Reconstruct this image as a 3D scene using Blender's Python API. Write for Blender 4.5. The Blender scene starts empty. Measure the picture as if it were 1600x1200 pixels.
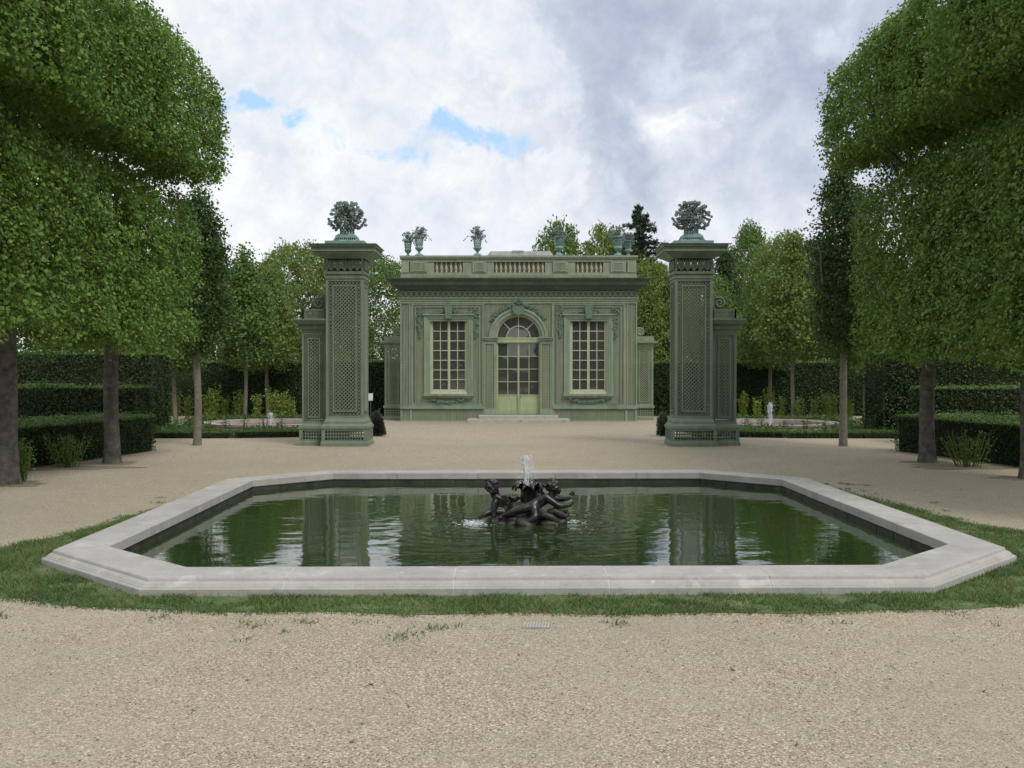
import bpy, bmesh, math, random
import numpy as np
from math import sin, cos, pi, radians, sqrt
from mathutils import Vector, Matrix
from mathutils.geometry import tessellate_polygon

S = bpy.context.scene
COL = S.collection
rnd = random.Random(7)

# ------------------------------------------------------------------ camera, sky, sun, exposure
cd = bpy.data.cameras.new('camera'); cam = bpy.data.objects.new('camera', cd); COL.objects.link(cam)
cd.sensor_width = 36; cd.lens = 36 * 1620 / 1600; cd.clip_end = 2000; cd.clip_start = 0.05
cam.location = (0, 0, 1.6); cam.rotation_euler = (radians(90 - 0.849), 0, radians(0.283))
S.camera = cam
S.view_settings.view_transform = 'Standard'; S.view_settings.look = 'None'
S.view_settings.exposure = 0.42; S.view_settings.gamma = 1.0
S.view_settings.use_curve_mapping = False
S.render.engine = 'CYCLES'
S.cycles.use_denoising = True
S.cycles.max_bounces = 8; S.cycles.diffuse_bounces = 4; S.cycles.glossy_bounces = 4
S.cycles.transmission_bounces = 6; S.cycles.transparent_max_bounces = 8
S.cycles.sample_clamp_indirect = 6

SUN_EL, SUN_AZ = 52.0, 140.0        # azimuth clockwise from +Y: behind the camera, to its right
sd = bpy.data.lights.new('sun', 'SUN'); sd.energy = 1.5; sd.angle = radians(22); sd.color = (1, .96, .9)
sun = bpy.data.objects.new('sun', sd); COL.objects.link(sun)
sdir = Vector((sin(radians(SUN_AZ)) * cos(radians(SUN_EL)), cos(radians(SUN_AZ)) * cos(radians(SUN_EL)), sin(radians(SUN_EL))))
sun.rotation_euler = (-sdir).to_track_quat('-Z', 'Y').to_euler()


def nd(t, typ, **kw):
    n = t.nodes.new(typ)
    for k, v in kw.items():
        if k.startswith('i_'):
            key = k[2:]
            key = int(key) if key.isdigit() else key.replace('_', ' ')
            s = n.inputs[key]
            if hasattr(v, 'is_linked'): t.links.new(v, s)
            else: s.default_value = v
        else: setattr(n, k, v)
    return n


def mth(t, op, a, b=0.0, clamp=False):
    n = t.nodes.new('ShaderNodeMath'); n.operation = op; n.use_clamp = clamp
    for i, v in enumerate((a, b)):
        if hasattr(v, 'is_linked'): t.links.new(v, n.inputs[i])
        else: n.inputs[i].default_value = v
    return n.outputs[0]


def mixc(t, f, a, b, blend='MIX'):
    n = t.nodes.new('ShaderNodeMix'); n.data_type = 'RGBA'; n.blend_type = blend
    for s, v in ((n.inputs[0], f), (n.inputs[6], a), (n.inputs[7], b)):
        if hasattr(v, 'is_linked'): t.links.new(v, s)
        elif isinstance(v, (int, float)): s.default_value = v
        else: s.default_value = (*v, 1)
    return n.outputs[2]


def ramp(t, f, stops):
    n = t.nodes.new('ShaderNodeValToRGB'); e = n.color_ramp.elements
    while len(e) < len(stops): e.new(0.5)
    for el, (p, c) in zip(e, stops): el.position = p; el.color = (*c, 1) if len(c) == 3 else c
    t.links.new(f, n.inputs[0]); return n.outputs[0]


W = bpy.data.worlds.new('World'); S.world = W; W.use_nodes = True
t = W.node_tree; t.nodes.clear()
tc = nd(t, 'ShaderNodeTexCoord')
sky = nd(t, 'ShaderNodeTexSky', sky_type='NISHITA', sun_disc=False, sun_elevation=radians(SUN_EL), sun_rotation=radians(SUN_AZ))
sep = nd(t, 'ShaderNodeSeparateXYZ', i_0=tc.outputs['Generated'])
zz = mth(t, 'ADD', mth(t, 'MAXIMUM', sep.outputs[2], 0.0), 0.22)
px_ = mth(t, 'DIVIDE', sep.outputs[0], zz); py_ = mth(t, 'DIVIDE', sep.outputs[1], zz)
cmb = nd(t, 'ShaderNodeCombineXYZ', i_0=px_, i_1=py_, i_2=0.0)
n1 = nd(t, 'ShaderNodeTexNoise', i_Vector=cmb.outputs[0], i_Scale=1.7, i_Detail=10.0, i_Roughness=0.56, i_Distortion=0.25)
n2 = nd(t, 'ShaderNodeTexNoise', i_Vector=cmb.outputs[0], i_Scale=4.2, i_Detail=9.0, i_Roughness=0.58, i_Distortion=0.4)
n3 = nd(t, 'ShaderNodeTexNoise', i_Vector=cmb.outputs[0], i_Scale=0.55, i_Detail=3.0, i_Roughness=0.5)
n5 = nd(t, 'ShaderNodeTexNoise', i_Vector=tc.outputs['Generated'], i_Scale=24.0, i_Detail=7.0, i_Roughness=0.6, i_Distortion=0.3)

wn = nd(t, 'ShaderNodeTexNoise', i_Vector=tc.outputs['Generated'], i_Scale=6.0, i_Detail=8.0, i_Roughness=0.62)
wv_ = nd(t, 'ShaderNodeVectorMath', operation='SUBTRACT', i_0=wn.outputs['Color']); wv_.inputs[1].default_value = (.5, .5, .5)
ws_ = nd(t, 'ShaderNodeVectorMath', operation='MULTIPLY', i_0=wv_.outputs[0]); ws_.inputs[1].default_value = (.30, .2, .17)
wa_ = nd(t, 'ShaderNodeVectorMath', operation='ADD', i_0=tc.outputs['Generated'], i_1=ws_.outputs[0])
sepw = nd(t, 'ShaderNodeSeparateXYZ', i_0=wa_.outputs[0])

n4 = nd(t, 'ShaderNodeTexNoise', i_Vector=wa_.outputs[0], i_Scale=7.0, i_Detail=9.0, i_Roughness=0.6, i_Distortion=0.5)


def lobe(px, py, w, xs=1.0):
    """soft lobe in direction space: where a heavier cloud or a break in the cover sits"""
    d = Vector(((px - 808) / 1620, 1, (576 - py) / 1620)).normalized()
    dx = mth(t, 'DIVIDE', mth(t, 'SUBTRACT', sepw.outputs[0], d.x), w * xs)
    dy = mth(t, 'DIVIDE', mth(t, 'SUBTRACT', sepw.outputs[1], d.y), w * 1.5)
    dz = mth(t, 'DIVIDE', mth(t, 'SUBTRACT', sepw.outputs[2], d.z), w)
    q = mth(t, 'ADD', mth(t, 'ADD', mth(t, 'MULTIPLY', dx, dx), mth(t, 'MULTIPLY', dy, dy)), mth(t, 'MULTIPLY', dz, dz))
    return mth(t, 'EXPONENT', mth(t, 'MULTIPLY', q, -1.0))


dark = mth(t, 'ADD', mth(t, 'ADD', lobe(1300, 120, .15, 1.3), mth(t, 'MULTIPLY', lobe(960, 70, .075, 1.3), .75)), mth(t, 'MULTIPLY', lobe(975, 260, .06, .7), .75))
dark = mth(t, 'SUBTRACT', dark, mth(t, 'MULTIPLY', lobe(1070, 205, .036, 1.2), .95))
dark = mth(t, 'ADD', dark, mth(t, 'MULTIPLY', mth(t, 'SUBTRACT', n3.outputs[0], .5), 1.2))
dd = mth(t, 'ADD', dark, mth(t, 'ADD', mth(t, 'MULTIPLY', mth(t, 'SUBTRACT', n4.outputs[0], .5), 2.6), mth(t, 'MULTIPLY', mth(t, 'SUBTRACT', n1.outputs[0], .5), .7)))
dmask = ramp(t, dd, [(.20, (0, 0, 0)), (.47, (.55, .55, .55)), (.95, (1, 1, 1))])
tex = mth(t, 'ADD', mth(t, 'MULTIPLY', n4.outputs[0], .55), mth(t, 'MULTIPLY', n5.outputs[0], .45))
tex = mth(t, 'ADD', mth(t, 'MULTIPLY', mth(t, 'SUBTRACT', tex, .5), 2.0), .5)
cw = ramp(t, tex, [(.22, (5.1, 5.6, 6.4)), (.42, (6.1, 6.45, 7.0)), (.58, (6.9, 7.05, 7.3)), (.75, (7.9, 7.95, 8.0))])
cg = ramp(t, tex, [(.2, (2.9, 3.35, 4.35)), (.5, (3.85, 4.35, 5.4)), (.8, (5.5, 5.95, 6.7))])
ccol = mixc(t, dmask, cw, cg)
hole = mth(t, 'ADD', mth(t, 'MULTIPLY', lobe(432, 150, .021, 2.6), .95), mth(t, 'MULTIPLY', lobe(705, 207, .020, 3.8), .9))
hole = mth(t, 'ADD', hole, mth(t, 'MULTIPLY', mth(t, 'SUBTRACT', n3.outputs[0], .62, True), 1.2))
hf = mth(t, 'ADD', hole, mth(t, 'MULTIPLY', mth(t, 'SUBTRACT', n5.outputs[0], .5), 1.7))
hf = mth(t, 'ADD', hf, mth(t, 'MULTIPLY', mth(t, 'SUBTRACT', n4.outputs[0], .5), 1.2))
hmask = ramp(t, hf, [(.38, (0, 0, 0)), (.74, (.95, .95, .95))])
blue = mixc(t, 0.8, sky.outputs[0], (3.6, 5.7, 8.3))
# the cloud base pales toward the horizon through the air
hz = mth(t, 'SUBTRACT', 1.0, mth(t, 'MULTIPLY', mth(t, 'MAXIMUM', sep.outputs[2], 0.0), 6.0), True)
ccol = mixc(t, mth(t, 'MULTIPLY', hz, .6), ccol, (7.0, 7.35, 7.9))
bg = nd(t, 'ShaderNodeBackground', i_Color=mixc(t, hmask, ccol, blue), i_Strength=0.1)
wo = nd(t, 'ShaderNodeOutputWorld', i_0=bg.outputs[0])


# ------------------------------------------------------------------ materials
def new_mat(name):
    m = bpy.data.materials.new(name); m.use_nodes = True
    m.node_tree.nodes.clear(); return m, m.node_tree


def out(t, sh):
    o = nd(t, 'ShaderNodeOutputMaterial'); t.links.new(sh, o.inputs[0])


def solid(name, a, b, scale=6.0, rough=.7, bump=.0, bscale=40.0, spec=.3, spots=None, metal=0.0, detail=6.0):
    """two-tone noise, optional third tone in blotches, fine bump"""
    m, t = new_mat(name)
    co = nd(t, 'ShaderNodeTexCoord').outputs['Object']
    n = nd(t, 'ShaderNodeTexNoise', i_Vector=co, i_Scale=scale, i_Detail=detail, i_Roughness=.65)
    f = ramp(t, n.outputs[0], [(.35, (0, 0, 0)), (.68, (1, 1, 1))])
    c = mixc(t, f, a, b)
    if name in ('trellis_green', 'shaded_pillar_green', 'lattice_green', 'shaded_cornice_green', 'cream_wall', 'joinery', 'coping_face'):
        mp = nd(t, 'ShaderNodeMapping', i_Vector=co); mp.inputs['Scale'].default_value = (5.0, 5.0, .35)
        ns = nd(t, 'ShaderNodeTexNoise', i_Vector=mp.outputs[0], i_Scale=2.2, i_Detail=7.0, i_Roughness=.7)
        c = mixc(t, ramp(t, ns.outputs[0], [(.46, (0, 0, 0)), (.74, (.6, .6, .6))]), c, tuple(q * .52 for q in a))
        c = mixc(t, ramp(t, ns.outputs[0], [(.24, (.35, .35, .35)), (.42, (0, 0, 0))]), c, tuple(min(.75, q * 1.35 + .03) for q in b))
    if spots:
        col, sc, lo, hi = spots
        n4 = nd(t, 'ShaderNodeTexNoise', i_Vector=co, i_Scale=sc, i_Detail=7.0, i_Roughness=.7)
        c = mixc(t, ramp(t, n4.outputs[0], [(lo, (0, 0, 0)), (hi, (1, 1, 1))]), c, col)
    p = nd(t, 'ShaderNodeBsdfPrincipled', i_Base_Color=c, i_Roughness=rough, i_Metallic=metal)
    p.inputs['Specular IOR Level'].default_value = spec
    if bump:
        nb = nd(t, 'ShaderNodeTexNoise', i_Vector=co, i_Scale=bscale, i_Detail=5.0)
        bp = nd(t, 'ShaderNodeBump', i_Strength=bump, i_Distance=.01, i_Height=nb.outputs[0])
        t.links.new(bp.outputs[0], p.inputs['Normal'])
    out(t, p.outputs[0]); return m


def leafmat(name, cols, trans=.3, rough=.5, spec=.25):
    m, t = new_mat(name)
    g = nd(t, 'ShaderNodeNewGeometry')
    stops = [(i / max(1, len(cols) - 1), c) for i, c in enumerate(cols)]
    c = ramp(t, g.outputs['Random Per Island'], stops)
    p = nd(t, 'ShaderNodeBsdfPrincipled', i_Base_Color=c, i_Roughness=rough)
    p.inputs['Specular IOR Level'].default_value = spec
    tr = nd(t, 'ShaderNodeBsdfTranslucent', i_Color=mixc(t, .5, c, (.16, .26, .03)))
    mx = nd(t, 'ShaderNodeMixShader', i_0=trans, i_1=p.outputs[0], i_2=tr.outputs[0])
    out(t, mx.outputs[0]); return m


def grassmat(name, cols, trans, rough):
    m, t = new_mat(name)
    g = nd(t, 'ShaderNodeNewGeometry')
    c = ramp(t, g.outputs['Random Per Island'], [(i / max(1, len(cols) - 1), c) for i, c in enumerate(cols)])
    co = nd(t, 'ShaderNodeTexCoord').outputs['Object']
    n = nd(t, 'ShaderNodeTexNoise', i_Vector=co, i_Scale=3.2, i_Detail=6.0, i_Roughness=.7)
    c = mixc(t, ramp(t, n.outputs[0], [(.5, (0, 0, 0)), (.68, (.75, .75, .75))]), c, (.20, .185, .085))
    n2 = nd(t, 'ShaderNodeTexNoise', i_Vector=co, i_Scale=1.4, i_Detail=4.0)
    c = mixc(t, ramp(t, n2.outputs[0], [(.42, (.6, .6, .6)), (.55, (0, 0, 0))]), c, (.05, .105, .022))
    p = nd(t, 'ShaderNodeBsdfPrincipled', i_Base_Color=c, i_Roughness=rough)
    tr = nd(t, 'ShaderNodeBsdfTranslucent', i_Color=c)
    out(t, nd(t, 'ShaderNodeMixShader', i_0=trans, i_1=p.outputs[0], i_2=tr.outputs[0]).outputs[0]); return m


M = {}
M['lime_leaf'] = leafmat('lime_leaf', [(.09, .175, .036), (.125, .23, .046), (.165, .275, .052), (.21, .315, .062), (.105, .205, .048)], .32)
M['young_leaf'] = leafmat('young_leaf', [(.04, .085, .026), (.055, .11, .032), (.075, .135, .036), (.045, .095, .032)])
M['wood_leaf'] = leafmat('wood_leaf', [(.085, .155, .04), (.115, .195, .048), (.145, .23, .056), (.095, .165, .048)])
M['pale_leaf'] = leafmat('pale_leaf', [(.12, .18, .04), (.15, .22, .05), (.18, .25, .06), (.11, .17, .042)])
M['dark_leaf'] = leafmat('dark_leaf', [(.025, .055, .02), (.035, .075, .022), (.05, .095, .028)], .2)
M['spruce_needle'] = leafmat('spruce_needle', [(.045, .075, .05), (.06, .098, .062), (.075, .115, .068)], .1)
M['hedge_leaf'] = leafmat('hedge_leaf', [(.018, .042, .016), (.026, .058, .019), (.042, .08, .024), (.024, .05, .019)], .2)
M['lit_shoot_leaf'] = leafmat('lit_shoot_leaf', [(.085, .165, .035), (.12, .20, .04), (.16, .24, .05)], .3)
M['plant_leaf'] = leafmat('plant_leaf', [(.22, .30, .06), (.30, .37, .08), (.17, .25, .06), (.37, .42, .12)], .35)
M['bed_leaf'] = leafmat('bed_leaf', [(.06, .12, .035), (.085, .15, .04), (.05, .10, .03)], .3)
M['lavender'] = leafmat('lavender', [(.06, .06, .075), (.08, .075, .10), (.07, .085, .06)], .15)
M['grey_leaf'] = leafmat('grey_leaf', [(.10, .13, .09), (.13, .16, .12), (.09, .11, .085)], .2)
M['grass_blade'] = grassmat('grass_blade', [(.075, .15, .03), (.10, .195, .04), (.13, .225, .05), (.23, .25, .10), (.08, .155, .035)], .3, .6)
M['bark'] = solid('bark', (.065, .06, .052), (.16, .15, .13), 9, .9, 1.0, 16, .1, ((.16, .165, .125), 4, .56, .68))
M['young_bark'] = solid('young_bark', (.15, .135, .105), (.25, .225, .18), 12, .9, .6, 30, .1)
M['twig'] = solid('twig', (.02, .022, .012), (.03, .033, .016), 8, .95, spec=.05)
M['trellis_green'] = solid('trellis_green', (.215, .27, .195), (.26, .32, .23), 3.0, .6, .15, 60, .3, ((.115, .16, .115), 1.1, .55, .75))
M['lattice_green'] = solid('lattice_green', (.24, .28, .195), (.285, .325, .225), 3.0, .65, .0, 60, .25)
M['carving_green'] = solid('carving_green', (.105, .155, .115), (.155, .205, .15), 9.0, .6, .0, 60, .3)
M['shaded_pillar_green'] = solid('shaded_pillar_green', (.175, .22, .16), (.21, .26, .19), 3.0, .6, .15, 60, .3, ((.10, .135, .10), 1.3, .55, .75))  # the trellis paint darkened, lattice shade put into the colour
M['shaded_cornice_green'] = solid('shaded_cornice_green', (.085, .105, .08), (.125, .15, .11), 3.0, .6, .15, 60, .3)  # dark paint, with the shade under the cornice put into the colour
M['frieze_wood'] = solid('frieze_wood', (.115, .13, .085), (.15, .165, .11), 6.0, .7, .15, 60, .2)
M['cream_wall'] = solid('cream_wall', (.55, .54, .39), (.63, .615, .45), 1.5, .85, .1, 90, .2, ((.36, .36, .25), .8, .5, .75))
M['cream_slat'] = solid('cream_slat', (.37, .34, .24), (.44, .40, .29), 5, .7)
M['joinery'] = solid('joinery', (.33, .39, .22), (.38, .44, .26), 4, .45, .05, 60, .4)
M['joinery_pale'] = solid('joinery_pale', (.40, .43, .29), (.46, .49, .34), 6, .5, spec=.35)
M['verdigris'] = solid('verdigris', (.15, .26, .235), (.24, .35, .32), 14, .6, .2, 60, .3, ((.10, .17, .15), 9, .56, .7))
M['verdigris_dark'] = solid('verdigris_dark', (.125, .17, .155), (.22, .275, .25), 30, .6, spec=.3)
M['lead_roof'] = solid('lead_roof', (.22, .23, .22), (.33, .33, .31), 3, .6, .2, 20, .3, ((.14, .15, .13), 5, .55, .7))
M['step_stone'] = solid('step_stone', (.36, .345, .29), (.46, .44, .38), 5, .85, .3, 50, .2, ((.24, .235, .20), 4, .56, .72))
M['dark_interior'] = solid('dark_interior', (.30, .28, .24), (.38, .35, .30), 2, .9)
M['white_paint'] = solid('white_paint', (.72, .74, .76), (.78, .79, .8), 8, .4)
M['iron'] = solid('iron', (.05, .05, .05), (.08, .08, .08), 8, .5)
M['basin_wall'] = solid('basin_wall', (.028, .03, .026), (.07, .07, .058), 5, .6, .5, 24, .4, ((.16, .155, .13), 7, .6, .72))
M['mortar'] = solid('mortar', (.52, .50, .46), (.6, .58, .54), 10, .9)
M['brick_stone'] = solid('brick_stone', (.36, .265, .245), (.48, .38, .355), 7, .8, .2, 30, .2)
M['soil'] = solid('soil', (.075, .075, .04), (.14, .13, .075), 3, .95, .6, 25, .1, ((.07, .12, .035), 2.2, .45, .6))
M['litter_shade'] = solid('litter_shade', (.16, .135, .095), (.30, .26, .19), 26, .95, .6, 60, .1, ((.10, .08, .05), 18, .55, .65))
M['path_gravel'] = solid('path_gravel', (.37, .34, .27), (.45, .41, .33), 3, .95)
M['bronze'] = solid('bronze', (.006, .005, .005), (.016, .013, .012), 14, .3, .35, 45, .5, ((.085, .075, .055), 9, .56, .78))
M['bronze_rock'] = solid('bronze_rock', (.010, .009, .007), (.04, .034, .024), 16, .5, .6, 40, .5, ((.16, .14, .10), 14, .60, .75))
M['dry_leaf'] = leafmat('dry_leaf', [(.16, .075, .03), (.24, .15, .05), (.10, .07, .035), (.10, .14, .05)], .2)

# coping stone: pale limestone with lichen, grey weathering and fine specks
m, t = new_mat('coping_limestone')
co = nd(t, 'ShaderNodeTexCoord').outputs['Object']
oi = nd(t, 'ShaderNodeObjectInfo')
na = nd(t, 'ShaderNodeTexNoise', i_Vector=co, i_Scale=2.3, i_Detail=8.0, i_Roughness=.7)
nb = nd(t, 'ShaderNodeTexNoise', i_Vector=co, i_Scale=60.0, i_Detail=4.0, i_Roughness=.7)
nc = nd(t, 'ShaderNodeTexNoise', i_Vector=co, i_Scale=9.0, i_Detail=8.0, i_Roughness=.75)
ne = nd(t, 'ShaderNodeTexNoise', i_Vector=co, i_Scale=4.6, i_Detail=6.0, i_Roughness=.6, i_Distortion=.6)
c = mixc(t, ramp(t, na.outputs[0], [(.35, (0, 0, 0)), (.65, (1, 1, 1))]), (.335, .32, .295), (.45, .435, .405))
c = mixc(t, ramp(t, nc.outputs[0], [(.55, (0, 0, 0)), (.72, (.7, .7, .7))]), c, (.24, .232, .212))
c = mixc(t, ramp(t, ne.outputs[0], [(.60, (0, 0, 0)), (.66, (.55, .55, .55))]), c, (.56, .55, .53))
c = mixc(t, ramp(t, nb.outputs[0], [(.5, (0, 0, 0)), (.8, (.55, .55, .55))]), c, (.20, .19, .17))
c = mixc(t, mth(t, 'MULTIPLY', oi.outputs['Random'], .7), c, mixc(t, .55, c, (.44, .42, .375)))
mpv = nd(t, 'ShaderNodeMapping', i_Vector=co); mpv.inputs['Scale'].default_value = (1, 1, .25)
nf = nd(t, 'ShaderNodeTexNoise', i_Vector=mpv.outputs[0], i_Scale=5.5, i_Detail=8.0, i_Roughness=.75)
c = mixc(t, ramp(t, nf.outputs[0], [(.57, (0, 0, 0)), (.70, (.42, .42, .42))]), c, (.19, .185, .165))
ng = nd(t, 'ShaderNodeTexNoise', i_Vector=co, i_Scale=13.0, i_Detail=5.0, i_Roughness=.6, i_Distortion=.8)
c = mixc(t, ramp(t, ng.outputs[0], [(.66, (0, 0, 0)), (.72, (.6, .6, .6))]), c, (.62, .61, .57))
p = nd(t, 'ShaderNodeBsdfPrincipled', i_Base_Color=c, i_Roughness=.85)
p.inputs['Specular IOR Level'].default_value = .2
bp = nd(t, 'ShaderNodeBump', i_Strength=.35, i_Distance=.006, i_Height=nb.outputs[0])
t.links.new(bp.outputs[0], p.inputs['Normal']); out(t, p.outputs[0]); M['coping'] = m

# gravel: mixed stones a few mm to 1 cm, worn and dusty patches
m, t = new_mat('gravel')
co = nd(t, 'ShaderNodeTexCoord').outputs['Object']
v1 = nd(t, 'ShaderNodeTexVoronoi', i_Vector=co, i_Scale=150.0, i_Randomness=1.0)
v2 = nd(t, 'ShaderNodeTexVoronoi', i_Vector=co, i_Scale=88.0, i_Randomness=1.0)
s1 = nd(t, 'ShaderNodeSeparateColor', i_0=v1.outputs['Color'])
s2 = nd(t, 'ShaderNodeSeparateColor', i_0=v2.outputs['Color'])
gc = ramp(t, s1.outputs[0], [(0, (.10, .08, .055)), (.14, (.22, .185, .13)), (.45, (.345, .297, .215)), (.75, (.42, .37, .28)), (.9, (.52, .475, .38)), (1, (.74, .71, .63))])
gb = ramp(t, s2.outputs[1], [(0, (.07, .055, .04)), (.3, (.27, .225, .155)), (.7, (.39, .335, .245)), (1, (.72, .68, .59))])
big = ramp(t, s2.outputs[0], [(.72, (0, 0, 0)), (.78, (1, 1, 1))])
c = mixc(t, mth(t, 'MULTIPLY', big, .75), gc, gb)
lg = nd(t, 'ShaderNodeTexNoise', i_Vector=co, i_Scale=.55, i_Detail=7.0, i_Roughness=.62)
c = mixc(t, ramp(t, lg.outputs[0], [(.40, (0, 0, 0)), (.66, (.42, .42, .42))]), c, (.40, .36, .28))
lh = nd(t, 'ShaderNodeTexNoise', i_Vector=co, i_Scale=2.1, i_Detail=8.0, i_Roughness=.7)
c = mixc(t, ramp(t, lh.outputs[0], [(.54, (0, 0, 0)), (.75, (.45, .45, .45))]), c, (.235, .205, .155))
lk = nd(t, 'ShaderNodeTexNoise', i_Vector=co, i_Scale=.22, i_Detail=5.0, i_Roughness=.6)
c = mixc(t, ramp(t, lk.outputs[0], [(.48, (0, 0, 0)), (.64, (.5, .5, .5))]), c, (.30, .275, .22))
c = mixc(t, 1.0, c, (.97, .955, .915), 'MULTIPLY')
p = nd(t, 'ShaderNodeBsdfPrincipled', i_Base_Color=c, i_Roughness=.92)
p.inputs['Specular IOR Level'].default_value = .15
h = mth(t, 'ADD', mth(t, 'MULTIPLY', v1.outputs['Distance'], -.6), mth(t, 'MULTIPLY', v2.outputs['Distance'], -.6))
bp = nd(t, 'ShaderNodeBump', i_Strength=.5, i_Distance=.005, i_Height=h)
t.links.new(bp.outputs[0], p.inputs['Normal']); out(t, p.outputs[0]); M['gravel'] = m

# green pond water: murky body under a clear reflecting skin
m, t = new_mat('pond_water')
co = nd(t, 'ShaderNodeTexCoord').outputs['Object']
mp = nd(t, 'ShaderNodeMapping', i_Vector=co); mp.inputs['Scale'].default_value = (1.0, 1.9, 1)
w1 = nd(t, 'ShaderNodeTexNoise', i_Vector=mp.outputs[0], i_Scale=2.2, i_Detail=3.0, i_Roughness=.5)
w2 = nd(t, 'ShaderNodeTexNoise', i_Vector=mp.outputs[0], i_Scale=9.0, i_Detail=2.0, i_Roughness=.5)
hh = mth(t, 'ADD', mth(t, 'MULTIPLY', w1.outputs[0], 1.0), mth(t, 'MULTIPLY', w2.outputs[0], .16))
bp = nd(t, 'ShaderNodeBump', i_Strength=.24, i_Distance=.014, i_Height=hh)
nm = nd(t, 'ShaderNodeTexNoise', i_Vector=co, i_Scale=.8, i_Detail=4.0)
c = mixc(t, nm.outputs[0], (.016, .034, .009), (.024, .048, .012))
p = nd(t, 'ShaderNodeBsdfPrincipled', i_Base_Color=c, i_Roughness=.02, i_IOR=1.9)
t.links.new(bp.outputs[0], p.inputs['Normal']); out(t, p.outputs[0]); M['water'] = m

# window glass: old clear panes, a Fresnel mirror over a view into the room
m, t = new_mat('window_glass')
fr = nd(t, 'ShaderNodeFresnel', i_IOR=1.5)
gl = nd(t, 'ShaderNodeBsdfGlossy', i_Roughness=.015); tp = nd(t, 'ShaderNodeBsdfTransparent', i_Color=(.86, .88, .85, 1))
du = nd(t, 'ShaderNodeBsdfDiffuse', i_Color=(.42, .42, .38, 1))
m0 = nd(t, 'ShaderNodeMixShader', i_0=.12, i_1=tp.outputs[0], i_2=du.outputs[0])      # a film of dust on the old panes
mx = nd(t, 'ShaderNodeMixShader', i_0=mth(t, 'MULTIPLY', fr.outputs[0], 1.7, True), i_1=m0.outputs[0], i_2=gl.outputs[0])
out(t, mx.outputs[0]); M['glass'] = m

# falling, frothy water
m, t = new_mat('jet_water')
co = nd(t, 'ShaderNodeTexCoord').outputs['Object']
mp = nd(t, 'ShaderNodeMapping', i_Vector=co); mp.inputs['Scale'].default_value = (1, 1, .3)
nz = nd(t, 'ShaderNodeTexNoise', i_Vector=mp.outputs[0], i_Scale=70.0, i_Detail=4.0)
df = nd(t, 'ShaderNodeBsdfPrincipled', i_Base_Color=(.8, .84, .86, 1), i_Roughness=.12)
tp = nd(t, 'ShaderNodeBsdfTransparent')
mx = nd(t, 'ShaderNodeMixShader', i_0=ramp(t, nz.outputs[0], [(.4, (.12, .12, .12)), (.62, (.85, .85, .85))]), i_1=tp.outputs[0], i_2=df.outputs[0])
out(t, mx.outputs[0]); M['jet'] = m


# ------------------------------------------------------------------ object helpers
def tag(o, label=None, cat=None, group=None, kind=None):
    for k, v in (('label', label), ('category', cat), ('group', group), ('kind', kind)):
        if v: o[k] = v
    return o


def thing(name, label, cat, loc=(0, 0, 0), rz=0, group=None):
    o = bpy.data.objects.new(name, None); COL.objects.link(o); o.empty_display_size = .2
    o.location = loc; o.rotation_euler = (0, 0, rz)
    return tag(o, label, cat, group)


def link(name, me, parent=None, kind=None, loc=None, mat=None):
    o = bpy.data.objects.new(name, me); COL.objects.link(o)
    if mat: me.materials.append(mat)
    if parent: o.parent = parent
    if loc: o.location = loc
    if kind: o['kind'] = kind
    return o


KIDS = {}
def copy_tree(o, parent=None):
    kids = [c for c in COL.objects if c.parent == o]
    c = o.copy(); COL.objects.link(c)
    if parent: c.parent = parent
    for k in kids: copy_tree(k, c)
    return c


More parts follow.
